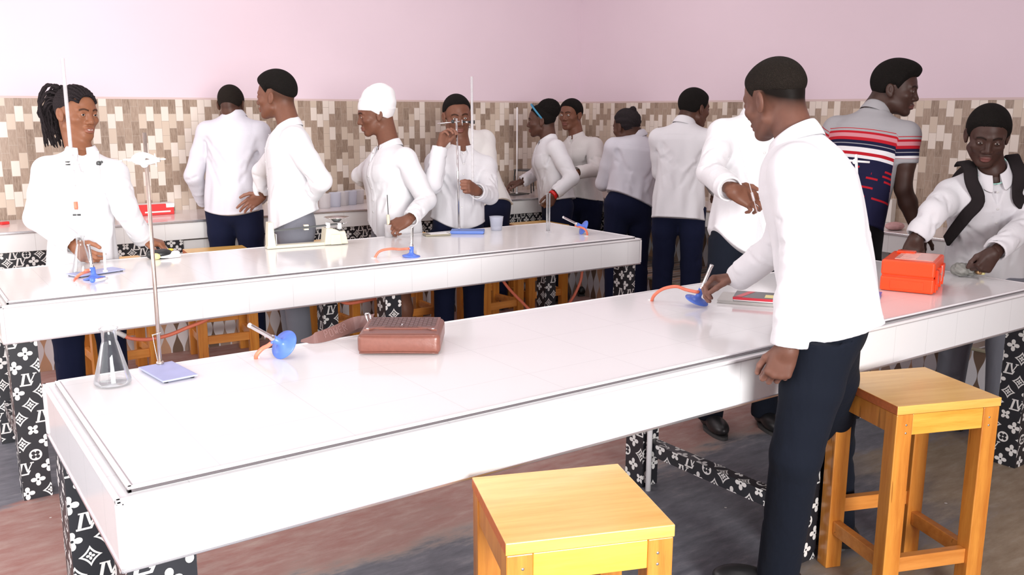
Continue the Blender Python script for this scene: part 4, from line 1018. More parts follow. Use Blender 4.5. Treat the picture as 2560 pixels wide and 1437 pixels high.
# tiled plinth along both walls, and lens-pattern tile on the wall under the counters
KX, KY, KH = 4.66, 5.69, 0.26
mb = MB(); mb.box(((XL+KX)/2, (KY+WY)/2, KH/2), (KX-XL, WY-KY, KH)); struct(build('kerb_back', mb, M['ogeeX']))
mb = MB(); mb.box(((KX+WX)/2, (YF+WY)/2, KH/2), (WX-KX, WY-YF, KH)); struct(build('kerb_right', mb, M['ogeeY']))
mb = MB(); mb.box(((XL+KX)/2, KY+0.004, KH+0.006), (KX-XL, 0.03, 0.016)); struct(build('trim_1', mb, M['olive'], bevel=0.004))
mb = MB(); mb.box((KX+0.004, (YF+KY)/2, KH+0.006), (0.03, KY-YF, 0.016)); struct(build('trim_2', mb, M['olive'], bevel=0.004))
mb = MB(); mb.box(((XL+WX)/2, WY-0.005, (KH+0.66)/2), (WX-XL, 0.01, 0.66-KH)); struct(build('trim_3', mb, M['ogeeX']))
mb = MB(); mb.box((WX-0.005, (YF+WY)/2, (KH+0.66)/2), (0.01, WY-YF, 0.66-KH)); struct(build('trim_4', mb, M['ogeeY']))

# ------------------------------------------------------------------ printed wrap: flowers, stars, roundels and interlaced letters
def _petal(n=40, k=0.9, inner=0.10, outer=0.5, rot=0.0):
    return [((inner+(outer-inner)*abs(math.cos(2*t))**k)*math.cos(t+rot), (inner+(outer-inner)*abs(math.cos(2*t))**k)*math.sin(t+rot)) for t in np.linspace(0, 2*math.pi, n, endpoint=False)]
def _star(s=0.55, q=0.42, n=7):
    out = []
    for k in range(4):
        a = k*math.pi/2; p0 = np.array([math.cos(a), math.sin(a)])*s; p1 = np.array([math.cos(a+math.pi/2), math.sin(a+math.pi/2)])*s; c = (p0+p1)/2*q/0.5*0.72
        for t in np.linspace(0, 1, n, endpoint=False): out.append(tuple((1-t)**2*p0+2*t*(1-t)*c+t*t*p1))
    return out
def _disc(r, n=26): return [(r*math.cos(t), r*math.sin(t)) for t in np.linspace(0, 2*math.pi, n, endpoint=False)]
def _scale(p, k): return [(x*k, y*k) for x, y in p]
MOTIF = [
    [(1, _petal(44, 0.75, 0.09, 0.5)), (0, _disc(0.075))],
    [(1, _disc(0.44)), (0, _petal(40, 0.55, 0.14, 0.34, math.pi/4)), (1, _disc(0.07))],
    [(1, _petal(44, 0.75, 0.09, 0.42, math.pi/4)), (0, _disc(0.07))],
    [(1, _star(0.58)), (0, _star(0.40)), (1, _petal(32, 0.8, 0.05, 0.22)), (0, _disc(0.04))],
    [(1, [(-.30, .40), (-.12, .40), (-.30, -.36), (-.48, -.36)]), (1, [(-.40, .46), (-.02, .46), (-.02, .38), (-.40, .38)]), (1, [(-.56, -.48), (.20, -.48), (.36, -.16), (.27, -.16), (.10, -.37), (-.56, -.37)]),
     (1, [(-.10, .46), (.12, .46), (.12, .38), (-.10, .38)]), (1, [(-.06, .42), (.10, .42), (.20, -.26), (.09, -.26)]), (1, [(.46, .42), (.54, .42), (.18, -.28), (.09, -.26)]), (1, [(.36, .46), (.62, .46), (.62, .38), (.36, .38)])],
]
def _clip(poly, w, h):
    def cut(p, ax, lim, sg):
        out = []
        for i in range(len(p)):
            a, b = p[i], p[(i+1) % len(p)]; ia, ib = sg*(a[ax]-lim) <= 0, sg*(b[ax]-lim) <= 0
            if ia: out.append(a)
            if ia != ib:
                t = (lim-a[ax])/(b[ax]-a[ax]); out.append((a[0]+(b[0]-a[0])*t, a[1]+(b[1]-a[1])*t))
        return out
    for ax, lim, sg in ((0, 0, -1), (0, w, 1), (1, 0, -1), (1, h, 1)):
        if len(poly) < 3: return []
        poly = cut(poly, ax, lim, sg)
    return poly if len(poly) > 2 else []
def wrap_face(mb, o, ux, uy, w, h, n, seed=0, pitch=0.082, size=0.052, tilt=0.0):
    o, ux, uy, n = (np.array(q, float) for q in (o, ux, uy, n)); rg = random.Random(seed); x0, y0 = rg.uniform(0, pitch), rg.uniform(0, pitch)
    ct, st = math.cos(tilt), math.sin(tilt)
    for j in range(-2, int(h/(pitch*0.62))+3):
        for i in range(-2, int(w/pitch)+3):
            cx = x0+pitch*(i+0.5*(j % 2)); cy_ = y0+pitch*0.62*j
            if cx < -size or cx > w+size or cy_ < -size or cy_ > h+size: continue
            kind = (i*2+(j//2)*1) % 5 if j % 2 == 0 else (0, 3, 0, 3, 4)[(i+j//2*2) % 5]
            for ly, (mi, poly) in enumerate(MOTIF[kind]):
                if ly and mi == 1 and kind != 4: e = 0.0011
                else: e = 0.0005+0.0003*(ly if kind != 4 else ly*0.12)
                p = _clip([(cx+size*(x*ct-y*st), cy_+size*(x*st+y*ct)) for x, y in poly], w, h)
                if p: mb.add([o+ux*x+uy*y+n*e for x, y in p], [tuple(range(len(p)))], mi)
def wrapped_bar(c, d, seed=0, faces='xXyYzZ', pitch=0.082, size=0.052):
    """box covered in the print; c centre, d size"""
    mb = MB(); mb.box(c, d); c = np.array(c, float); hx, hy, hz = (q/2 for q in d); X, Y, Z = np.eye(3)
    F6 = {'x': (c+[-hx, hy, -hz], -Y, Z, d[1], d[2], -X), 'X': (c+[hx, -hy, -hz], Y, Z, d[1], d[2], X), 'y': (c+[-hx, -hy, -hz], X, Z, d[0], d[2], -Y), 'Y': (c+[hx, hy, -hz], -X, Z, d[0], d[2], Y),
          'Z': (c+[-hx, -hy, hz], X, Y, d[0], d[1], Z), 'z': (c+[-hx, hy, -hz], X, -Y, d[0], d[1], -Z)}
    for i, k in enumerate(faces):
        o, u, v, w, h, n = F6[k]; wrap_face(mb, o, u, v, w, h, n, seed*7+i, pitch, size)
    return mb
WRAP = [M['black'], M['print']]

# ------------------------------------------------------------------ island benches
ZA0, ZA1, ZT = 0.636, 0.778, 0.7905
def bench(label, x0, x1, y0, y1, frames, seed):
    o = np.array([x0, y0, 0.0]); t = thing('lab_bench', label, 'bench', o, group=None)
    mb = MB(); mb.box(((x0+x1)/2, (y0+y1)/2, (ZA0+ZA1)/2), (x1-x0, y1-y0, ZA1-ZA0)); build('apron', mb, M['apronX'], t, 0.003, local=o)
    q = 0.026
    mb = MB(); mb.box(((x0+x1)/2, (y0+y1)/2, (ZA1+ZT)/2-0.0006), (x1-x0-2*q, y1-y0-2*q, ZT-ZA1)); build('bench_top', mb, M['top'], t, 0.004, 3, local=o)
    # metal strip round the slab, plastic strip round the apron, bottom strip, corner strips
    def ring(mb, q, w, z, h):
        for yy in (y0+q, y1-q): mb.box(((x0+x1)/2, yy, z), (x1-x0-2*q+w, w, h))
        for xx in (x0+q, x1-q): mb.box((xx, (y0+y1)/2, z), (w, y1-y0-2*q+w, h))
        return mb
    build('slab_edging', ring(MB(), q+.004, 0.011, ZT-0.0015, 0.0062), M['pvc'], t, 0.0028, 3, local=o)
    build('slab_edge_band', ring(MB(), q+.003, 0.008, ZT-0.0075, 0.0070), M['edgedark'], t, 0.001, 1, local=o)
    build('slab_joint', ring(MB(), q+.0105, 0.0022, ZT-0.0021, 0.0040), M['joint_shade'], t, local=o)
    mb = ring(MB(), 0.003, 0.012, ZA1-0.001, 0.009)
    for yy in (y0+0.002, y1-0.002):
        for xx in (x0+0.002, x1-0.002): mb.box((xx, yy, (ZA0+ZA1)/2), (0.012, 0.012, ZA1-ZA0-0.012))
    build('apron_edging', mb, M['pvc'], t, 0.003, 3, local=o)
    mb = ring(MB(), -0.0004, 0.0012, ZA1-0.0068, 0.0030)  # groove shade under the trim put in as a grey strip; uprights are joints
    for yy in (y0-.0004, y1+.0004):
        for xx in (x0+0.010, x1-0.010): mb.box((xx, yy, (ZA0+ZA1)/2), (0.0022, 0.0012, ZA1-ZA0-0.012))
    for xx in (x0-.0004, x1+.0004):
        for yy in (y0+0.010, y1-0.010): mb.box((xx, yy, (ZA0+ZA1)/2), (0.0012, 0.0022, ZA1-ZA0-0.012))
    build('apron_joint_shade', mb, M['joint_shade'], t, local=o)
    mb = MB()
    for yy in (y0+0.001, y1-0.001): mb.box(((x0+x1)/2, yy, ZA0), (x1-x0+0.002, 0.008, 0.008))
    for xx in (x0+0.001, x1-0.001): mb.box((xx, (y0+y1)/2, ZA0), (0.008, y1-y0+0.002, 0.008))
    build('bottom_edging', mb, M['alu'], t, 0.002, 2, local=o)
    k = seed
    for fx, w, dp in frames:
        for yy in (y0+0.012+dp/2, y1-0.012-dp/2):
            build('leg', wrapped_bar((fx, yy, ZA0/2), (w, dp, ZA0), k, 'xXyY'), WRAP, t, local=o); k += 1
        build('stretcher', wrapped_bar((fx, (y0+y1)/2, 0.17), (0.05, y1-y0-2*dp-0.024, 0.055), k, 'xXZ'), WRAP, t, local=o); k += 1
    return t
AX0, AX1, AY0, AY1 = 0.298, 3.955, 1.710, 2.601
BX0, BX1, BY0, BY1 = 0.314, 3.551, 3.758, 4.617
benchA = bench('white tiled laboratory bench in front, with brown bag and orange case on it', AX0, AX1, AY0, AY1, [(AX0+0.075, 0.13, 0.13), (2.44, 0.085, 0.10), (3.895, 0.085, 0.10)], 3)
benchB = bench('white tiled laboratory bench in the second row, carrying the cream balance', BX0, BX1, BY0, BY1, [(BX0+0.062, 0.10, 0.10), (1.955, 0.085, 0.09), (3.48, 0.085, 0.09)], 40)
mb = MB(); mb.tube([(2.40, 2.455, 0.0), (2.40, 2.455, ZA0)], 0.011, 14); p = build('gas_pipe', mb, M['pvc'], benchA, local=(AX0, AY0, 0)); p['label'] = 'white plastic pipe'
if 0: mb = MB()
if 0: mb.add([(BX0+0.0095, BY1-0.115, 0.40), (BX0+0.0095, BY1-0.070, 0.02), (BX0+0.0095, BY1-0.05, 0.02), (BX0+0.0095, BY1-0.10, 0.41), (BX0+0.0095, BY1-0.113, 0.2)], [(0, 4, 1, 2, 3)])

# ------------------------------------------------------------------ wall counters
CYF, CXF, CT = 5.99, 4.93, 0.7905
def counter(label, axis):
    o = np.array([XL, CYF, 0.0]) if axis == 'X' else np.array([CXF, YF, 0.0]); t = thing('wall_counter', label, 'counter', o)
    def bx(mb, a0, a1, b0, b1, z0, z1):
        if axis == 'X': mb.box(((a0+a1)/2, (b0+b1)/2, (z0+z1)/2), (a1-a0, b1-b0, z1-z0))
        else: mb.box(((b0+b1)/2, (a0+a1)/2, (z0+z1)/2), (b1-b0, a1-a0, z1-z0))
        return mb
    F0, W0 = (CYF, WY) if axis == 'X' else (CXF, WX)
    a0, a1 = (XL, CXF) if axis == 'X' else (YF, WY)
    build('counter_top', bx(MB(), a0, a1 if axis == 'Y' else WX, F0+0.01, W0, 0.775, CT-.0006) if axis == 'Y' else bx(MB(), a0, CXF+0.01, F0+0.01, W0, 0.775, CT-.0006), M['ctop'], t, 0.003, local=o)
    build('apron', bx(MB(), a0, a1 if axis == 'X' else CYF, F0, F0+0.03, 0.668, 0.775), M['capron'], t, 0.002, local=o)
    build('edging', bx(MB(), a0, a1 if axis == 'X' else CYF, F0-0.006, F0+0.012, 0.776, CT+0.002), M['alu'], t, 0.003, local=o)
    return t, o
cB, oB = counter('long white counter along the back wall with a red box on it', 'X')
for k, (x0, x1) in enumerate(((XL, 1.585), (2.2, 4.9))):      # printed beam hung under the apron
    build('beam', wrapped_bar(((x0+x1)/2, CYF+0.05, 0.607), (x1-x0, 0.06, 0.115), 90+k, 'yZzX', 0.07, 0.055), WRAP, cB, local=oB)
mb = MB(); mb.box((1.9, CYF+0.05, 0.607), (0.62, 0.05, 0.10)); build('drawer_front', mb, M['capron'], cB, 0.003, local=oB)
for k, x in enumerate((-0.6, 1.2, 3.0, 4.55)):
    build('leg', wrapped_bar((x, CYF+0.10, (KH+0.55)/2), (0.10, 0.10, 0.55-KH), 100+k, 'xXyY'), WRAP, cB, local=oB)
cR, oR = counter('white counter along the far right wall behind the striped polo man', 'Y')
for k, (y, w) in enumerate(((5.55, 0.5), (4.02, 0.42), (2.62, 0.42), (0.9, 0.42))):
    build('printed_panel', wrapped_bar((CXF+0.04, y, (KH+0.668)/2), (0.06, w, 0.668-KH), 120+k, 'xyY', 0.07, 0.055), WRAP, cR, local=oR)

# ------------------------------------------------------------------ stools
SH, SWX, SWY = 0.66, 0.362, 0.338
def make_stool(label, loc, rz, group=None):
    t = thing('wooden_stool', label, 'stool', loc, rz, group)
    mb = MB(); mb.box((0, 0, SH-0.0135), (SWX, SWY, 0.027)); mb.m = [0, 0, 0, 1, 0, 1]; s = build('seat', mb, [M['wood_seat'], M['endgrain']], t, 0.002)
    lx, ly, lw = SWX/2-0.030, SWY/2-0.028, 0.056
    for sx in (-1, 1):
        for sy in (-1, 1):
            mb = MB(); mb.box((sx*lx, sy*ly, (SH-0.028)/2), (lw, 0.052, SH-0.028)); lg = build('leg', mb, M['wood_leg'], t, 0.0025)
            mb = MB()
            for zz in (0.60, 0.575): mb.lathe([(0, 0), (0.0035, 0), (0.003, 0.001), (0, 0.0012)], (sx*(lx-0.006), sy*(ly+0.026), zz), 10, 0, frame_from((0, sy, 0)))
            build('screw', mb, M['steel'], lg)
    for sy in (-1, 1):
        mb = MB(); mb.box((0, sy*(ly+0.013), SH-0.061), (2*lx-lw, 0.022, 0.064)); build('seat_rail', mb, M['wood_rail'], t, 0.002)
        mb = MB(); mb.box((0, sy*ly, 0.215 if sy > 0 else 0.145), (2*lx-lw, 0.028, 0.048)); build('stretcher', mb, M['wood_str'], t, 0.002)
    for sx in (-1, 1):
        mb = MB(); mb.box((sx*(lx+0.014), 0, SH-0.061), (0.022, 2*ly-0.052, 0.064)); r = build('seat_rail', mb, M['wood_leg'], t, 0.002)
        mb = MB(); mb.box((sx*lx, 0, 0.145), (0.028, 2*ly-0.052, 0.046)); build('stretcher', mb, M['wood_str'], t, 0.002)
    return t
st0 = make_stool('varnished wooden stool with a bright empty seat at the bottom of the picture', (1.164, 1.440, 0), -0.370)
def stool(label, x, y, rz):
    r = copy_thing(st0); r.location = (x, y, 0); r.rotation_euler = (0, 0, rz); r['label'] = label; return r
stool('varnished wooden stool the trousered student in front half sits on', 2.578, 1.483, -0.362)
for lb, x, y, rz in (('orange wooden stool behind the second bench, between the girl with braids and the turned boy', 1.02, 5.36, 0.05), ('orange wooden stool whose seat shows in front of the boy with his back turned', 1.64, 5.44, -0.10),
                     ('orange wooden stool behind the boy resting his hand on the balance', 2.28, 5.38, 0.06), ('orange wooden stool behind the girl in the white cap', 2.92, 5.42, -0.05),
                     ('orange wooden stool behind the girl holding the clamp', 3.52, 5.28, 0.08), ('orange wooden stool whose seat shows past the tall glass cylinder', 4.04, 5.42, -0.04)):
    stool(lb, x, y, rz)
# ------------------------------------------------------------------ apparatus on the benches
def conical_flask(label, P, hgt=0.155, rb=0.046, rn=0.0175, group=None):
    t = thing('conical_flask', label, 'flask', P, 0, group); k = hgt/0.155
    o = [(0, 0.002), (rb*.9, 0.002), (rb, 0.007), (rb*.97, 0.016), (rn*1.15, 0.112*k), (rn, 0.12*k), (rn, 0.147*k), (rn*1.22, 0.151*k), (rn*1.25, 0.155*k), (rn*1.08, 0.1555*k)]
    w = 0.0016; i = [(r-w, z+w*.6) for r, z in o[1:-1]][::-1]
    mb = MB(); mb.lathe(o+i+[(0, 0.0045)], n=40); build('glass_body', mb, M['glass'], t); return t
def measuring_cylinder(label, P, hgt, r):
    t = thing('measuring_cylinder', label, 'cylinder', P)
    mb = MB(); mb.lathe([(0, 0.006), (r, 0.006), (r, hgt-.004), (r*1.1, hgt), (r-.0015, hgt-.001), (r-.0018, 0.01), (0, 0.01)], n=28); build('glass_tube', mb, M['glass'], t)
    mb = MB(); mb.lathe([(0, 0), (r*1.9, 0), (r*1.9, 0.004), (r*1.1, 0.008), (0, 0.008)], n=6, smooth=False); build('foot', mb, M['milk'], t); return t
def beaker(label, P, r, hgt, mat='thinplastic', group=None, rim=1.04, taper=1.12, name='plastic_beaker', cat='beaker'):
    t = thing(name, label, cat, P, 0, group); w = 0.0012
    mb = MB(); mb.lathe([(0, 0), (r, 0), (r*taper, hgt-.003), (r*taper*rim, hgt), (r*taper-w, hgt), (r-w, .002), (0, .002)], n=32); build('cup_body', mb, M[mat], t); return t
def retort_stand(label, P, rz, plate, rod_h, rod_off, base_mat, rodr=0.0052, rod_mat='rodsteel', lean=(0, 0), base='plate', group=None):
    t = thing('retort_stand', label, 'stand', P, rz, group); a, b = plate
    mb = MB()
    if base == 'plate': mb.box((0, 0, 0.0065), (a, b, 0.005))
    else:
        mb.box((0, 0, 0.012), (a, b, 0.012), taper=0.97); mb.box((0, 0, 0.003), (a*.94, b*.94, 0.006))
    build('base_plate', mb, M[base_mat], t, 0.0015)
    mb = MB()
    for x in (-1, 1):
        for y in (-1, 1): mb.lathe([(0, 0), (0.006, 0), (0.006, 0.0045), (0, 0.0045)], (x*(a/2-.012), y*(b/2-.012), 0), 12)
    if base == 'plate': build('rubber_foot', mb, M['blackp'], t)
    mb = MB(); x, y = rod_off; mb.tube([(x, y, 0.006), (x+lean[0], y+lean[1], rod_h)], rodr, 14); mb.lathe([(0, 0), (rodr*1.9, 0), (rodr*1.8, 0.008), (0, 0.009)], (x, y, 0.008), 14); build('rod', mb, M[rod_mat], t)
    return t
def burner(label, base, up, hose_pts, spin=0.0, hole=True, collar='grommet', group=None):
    """base = centre of the foot disc, up = direction of the tube"""
    R = frame_from(up) @ Rz(spin); t = thing('bunsen_burner', label, 'burner', base, 0, group, rot=R)
    mb = MB(); mb.lathe([(0, 0), (0.043, 0), (0.045, 0.002), (0.044, 0.005), (0.026, 0.010), (0.013, 0.017), (0.0105, 0.024), (0.0105, 0.050), (0, 0.051)], n=40); build('foot', mb, M['bluebase'], t)
    mb = MB(); mb.lathe([(0, 0.048), (0.0085, 0.048), (0.009, 0.052), (0.009, 0.058), (0.0072, 0.061), (0.0066, 0.064), (0.0066, 0.142), (0.0072, 0.144), (0.0072, 0.150), (0.005, 0.150), (0.005, 0.12), (0, 0.12)], n=24)
    mb.ball((0.0078, 0, 0.075), (0.0012, 0.003, 0.004)); build('tube', mb, M['chrome'], t)
    inv = lambda p: (np.array(p)-np.array(base)) @ R
    side = np.array([0.012, 0, 0.040])
    pts = [side+np.array([0.004, 0, 0]), side+np.array([0.018, 0, 0.0])]+[inv(p) for p in hose_pts]
    mb = MB(); mb.tube([side-np.array([0.006, 0, 0]), side+np.array([0.016, 0, 0])], 0.0042, 12); build('gas_inlet', mb, M['bluebase'] if collar == 'blue' else M[collar], t)
    c = bez(pts, 10); mb = MB(); mb.tube(c, 0.0062, 14); h = build('hose', mb, M['hose'], t)
    if hole:
        e = inv(hose_pts[-2]) if False else inv(np.array([hose_pts[-1][0], hose_pts[-1][1], ZT]))
        up_l = R.T @ ZZ; mb = MB(); mb.lathe([(0.007, 0.0002), (0.0125, 0.0002), (0.012, 0.0022), (0.0075, 0.003)], e, 20, 0, frame_from(up_l)); build('grommet', mb, M['grommet'], h)
    return t
E0 = np.array
dn = lambda p, z: (p[0], p[1], z)

# --- front bench
fl = conical_flask('empty glass conical flask at the near end of the front bench', dn(atz(283, 960, ZT), ZT), 0.152, 0.047, 0.019)
PB = atz(420, 936, ZT); c1, c2, c3, c4 = atz(350, 922, ZT), atz(400, 962, ZT), atz(490, 944, ZT), atz(440, 910, ZT)
angA = math.atan2(*(c3-c2)[[1, 0]]); plate = (np.linalg.norm(c3-c2)*0.98, np.linalg.norm(c1-c2)*0.95); ctr = (c1+c2+c3+c4)/4
rodf = atz(401, 917, ZT); loc = (rodf-ctr) @ Rz(angA); dR = depth_of(rodf)
topR = atd(361, 332, dR+0.015); lv = ((topR-ctr) @ Rz(angA))-loc
rs = retort_stand('tall retort stand with faded blue plate and white clamp head, front bench', dn(ctr, ZT), angA, plate, topR[2]-ZT, (loc[0], loc[1]), 'bluepale', 0.0055, 'rodsteel', (lv[0], lv[1]))
rR = Rz(angA)
def on_rod(px, py):            # stand frame point on the rod at the height of a pixel
    t = (917-py)/(917-332.0); P = rodf*(1-t)+topR*t; return P
# white clamp head: two curved jaws, boss and wing screws
cp = on_rod(368, 400); toL = lambda P: (np.asarray(P)-E0(dn(ctr, ZT))) @ rR
X_, U_, D_ = cv(1, 0.02, 0), ZZ, FH
cpt = lambda r, u, f: toL(cp+X_*r+U_*u+D_*f)
ch = bpy.data.objects.new('clamp', None)
mb = MB()
for s in (1, -1):
    pts = bez([cpt(-.034, .002+0*s, -.012), cpt(-.022, .0075*s+.004, -.014), cpt(-.002, .0115*s+.004, -.016), cpt(.020, .0065*s+.002, -.015), cpt(.034, .002*s, -.013)], 8)
    mb.tube(pts, [0.0055+0.0022*math.sin(i/len(pts)*math.pi) for i in range(len(pts))], 10)
mb.ball(cpt(-.012, .006, -.012), (.016, .012, .011)); mb.ball(cpt(-.002, -.012, -.010), (.011, .009, .010)); mb.tube([cpt(-.046, 0, -.012), cpt(-.03, .001, -.012)], 0.004, 10); mb.tube([cpt(.034, 0, -.013), cpt(.043, 0, -.013)], 0.0065, 10)
clamp = build('clamp', mb, M['clampwhite'], rs)
for r, nm in ((-.052, 'wing_screw'), (.052, 'wing_screw')):
    mb = MB(); mb.ball(cpt(r, .002, -.012), (.0085, .0075, .003), 0, 16); build(nm, mb, M['clampwhite'], clamp)
mb = MB(); mb.tube([cpt(.031, .018, -.016), cpt(.034, -.018, -.016)], 0.0018, 8); build('tommy_bar', mb, M['clampwhite'], clamp)
mb = MB(); kp = on_rod(392, 842); kq = lambda r, u, f: toL(kp+X_*r+U_*u+D_*f)
mb.tube(bez([kq(.009, .012, 0), kq(-.002, .010, -.008), kq(-.012, .006, -.006), kq(-.013, .0, -.006), kq(-.002, -.085, -.007), kq(.001, -.1, -.008)], 6), 0.0015, 8); build('wire_hook', mb, M['chrome'], rs)

bA = atz(712, 893, ZT)
b1 = np.array([bA[0], bA[1], ZT+0.030])
upd = cv(-0.55, 0.50, -0.62)
hl = atz(640, 893, ZT)
burner('blue bunsen burner tipped over beside the brown bag, disc facing out', atd(712, 862, depth_of(bA)), cv(-0.47, 0.56, -0.68), [atz(655, 872, ZT+0.03), atz(641, 888, ZT+0.012), (hl[0], hl[1], ZT-0.01)], math.pi*0.95, True, 'blue')
b2 = atz(1745, 765, ZT); h2 = atz(1628, 750, ZT)
hp = lambda px, py, dd=0: atd(px, py, depth_of(b2)+dd)
burner('blue bunsen burner tilted in the hand of the leaning front student', atd(1741, 752, depth_of(b2)), cv(0.30, 0.93, -0.18), [hp(1715, 724), hp(1690, 716, .02), hp(1658, 722, .04), hp(1636, 738, .06), (h2[0], h2[1], ZT-0.01)], math.pi+0.15, True, 'blue')

# exercise books by the leaning student
pb = atz(1792, 757, ZT); ang = math.atan2(*(atz(1940, 768, ZT)-pb)[[1, 0]])
def book(name, label, P, rz, w, dpt, h, cover, pages='white', extra=None):
    t = thing(name, label, 'book', P, rz); mb = MB(); mb.box((w/2, dpt/2, h/2), (w-.004, dpt-.004, h-.003)); build('pages', mb, M[pages], t)
    for z in (0.0008, h-0.0008): mb = MB(); mb.box((w/2, dpt/2, z), (w, dpt, 0.0016)); build('cover', mb, M[cover], t, 0.0005)
    return t
bk1 = book('exercise_book', 'large pale grey book lying under the red book', dn(pb, ZT), ang, 0.26, 0.17, 0.012, 'slate', 'slate')
pb2 = atz(1832, 752, ZT+0.012)
bk2 = book('exercise_book', 'smaller dark covered book with red spine on the grey book', dn(pb2, ZT+0.012), ang, 0.19, 0.13, 0.016, 'bookdark', 'white')
mb = MB(); mb.box((0.095, 0.001, 0.011), (0.192, 0.004, 0.010)); build('spine', mb, M['bookred'], bk2, 0.001)
mb = MB(); mb.prism([(0.005, .005), (.03, .005), (.07, .125), (.045, .125)], 0.0162, 0.0166); build('printed_flash', mb, M['bookred'], bk2)
mb = MB(); mb.box((0.135, 0.05, 0.0164), (0.045, 0.055, 0.0005)); build('title_panel', mb, M['paleyellow'], bk2)

# brown satchel with its webbing strap
g1, g2, g3, g4 = atz(893, 887, ZT), atz(1103, 887, ZT), atz(1108, 800, ZT+.045), atz(940, 795, ZT+.045)
ux = (g2-g1); W = np.linalg.norm(ux); ux /= W; uy = np.array([-ux[1], ux[0], 0]); bang = math.atan2(ux[1], ux[0]); W = W*0.99; DB = 0.225; HB = 0.062
bag = thing('satchel', 'brown leather satchel with a woven flap lying on the front bench', 'bag', dn(g1, ZT), bang)
fb = Field((-0.03, -0.03, -0.01), (W+.03, DB+.03, HB+.03), 0.003)
X, Y, Z = fb.ax[0][:, None, None], fb.ax[1][None, :, None], fb.ax[2][None, None, :]
def rbox(X, Y, Z, c, hh, r):
    q = [np.abs(X-c[0])-hh[0]+r, np.abs(Y-c[1])-hh[1]+r, np.abs(Z-c[2])-hh[2]+r]
    return np.sqrt(sum(np.maximum(a, 0)**2 for a in q))+np.minimum(np.maximum(np.maximum(q[0], q[1]), q[2]), 0)-r
zt = HB*(1-0.10*(Y/DB))
dz = rbox(X, Y, Z, (W/2, DB/2, HB/2), (W/2, DB/2, HB/2), 0.016)
dz = dz+0.004*np.exp(-((Z-HB*.45)/0.02)**2)*np.exp(-(((X-W/2)/(W*.42))**6))*np.clip((0.01-Y)*100, 0, 1)*-1.0
v, q = (setattr(fb, 'd', (dz+0*X*Y*Z).astype(np.float32)), fb.mesh())[1]; link('bag_body', fast_mesh('bag_body', v, q, [M['leather']]), bag)
def seam(pts, r=0.0016, mat='leather', nm='seam', par=bag): mb = MB(); mb.tube(bez(pts, 6), r, 6); return build(nm, mb, M[mat], par)
seam([(0.006, 0.001, HB*.94), (W/2, -0.002, HB*.95), (W-.006, 0.001, HB*.94)], 0.002); seam([(0.006, -.001, 0.006), (W/2, -0.003, 0.008), (W-.006, -.001, 0.006)], 0.002)
mb = MB(); mb.box((W/2, 0.075+.065, HB+.0012), (W*.90, 0.150, 0.004)); build('flap_border', mb, M['leather'], bag, 0.0015)
fl_ = MB(); nx, ny = 15, 9
x0, x1, y0, y1 = W*.085, W*.915, 0.080, 0.205
for i in range(nx):
    for j in range(ny):
        cx, cy_ = x0+(i+.5)*(x1-x0)/nx, y0+(j+.5)*(y1-y0)/ny; hz = 0.0012 if (i+j) % 2 else 0.0005
        fl_.box((cx, cy_, HB+0.0036+hz/2), ((x1-x0)/nx*.95, (y1-y0)/ny*.95, hz+0.001))
mb_ = fl_; wv = build('woven_flap', mb_, M['leatherdk'], bag, 0.0007)
arc = [(W*.12+W*.76*t, 0.052+0.040*math.sin(t*math.pi)**.8) for t in np.linspace(0, 1, 16)]
mb = MB(); mb.prism([(W*.05, .048)]+arc+[(W*.95, .048), (W*.95, .098), (W*.05, .098)], HB-.001, HB+0.0042); build('curved_flap', mb, M['leather'], bag, 0.001)
mb = MB(); mb.prism([(x, y-.0035) for x, y in arc]+[(x, y-.010*math.sin((x/W-.12)/.76*math.pi)-.0036) for x, y in arc[::-1]], HB-.0005, HB+.0012); build('pocket_shade', mb, M['leatherdk'], bag)  # shade of the pocket mouth put in as a dark crescent on the leather
for x in (.10, .90): mb = MB(); mb.ball((W*x, 0.056, HB+.004), (.0055, .0055, .0022), 0, 14); build('stud', mb, M['chrome'], bag)
mb = MB(); mb.box((W/2, .096, HB+.005), (.003, .010, .002)); mb.ball((W/2, .106, HB+.006), (.003, .003, .0015)); build('clasp', mb, M['chrome'], bag)
# strap standing on edge, looping away from the bag
sp = [atz(770, 853, ZT), atz(800, 845, ZT), atz(838, 836, ZT), atz(880, 815, ZT+.028), atz(905, 795, ZT+.045), atz(935, 800, ZT+.05)]
loc_ = lambda P: (np.asarray(P)-E0(dn(g1, ZT))) @ Rz(bang)
def band(pts, hts, th, nm, mat, par, tilt=0.25):
    """webbing band: lower edge through pts, width hts"""
    P = bez([loc_(p) for p in pts], 8); hh = np.interp(np.linspace(0, 1, len(P)), np.linspace(0, 1, len(hts)), hts); T = np.gradient(P, axis=0); V = []; F_ = []
    for p, t_, h_ in zip(P, T, hh):
        nrm = np.cross(t_, ZZ); nrm /= np.linalg.norm(nrm); upv = ZZ*math.cos(tilt)-nrm*math.sin(tilt)
        V += [p-nrm*th, p+nrm*th, p+upv*h_+nrm*th, p+upv*h_-nrm*th]
    n = len(P)
    for i in range(n-1):
        for k in range(4): F_.append((4*i+k, 4*i+(k+1) % 4, 4*i+4+(k+1) % 4, 4*i+4+k))
    F_ += [(0, 3, 2, 1), (4*n-4, 4*n-3, 4*n-2, 4*n-1)]; mb = MB(); mb.add(V, F_, 0, False); return build(nm, mb, M[mat], par), P
st_o, SP = band([atz(752, 855, ZT+.001), atz(790, 858, ZT+.001), atz(845, 845, ZT+.003), atz(893, 822, ZT+.018), atz(925, 812, ZT+.045)], [0.008, 0.034, 0.042, 0.042, 0.038], 0.0011, 'shoulder_strap', 'strap', bag, 0.45)
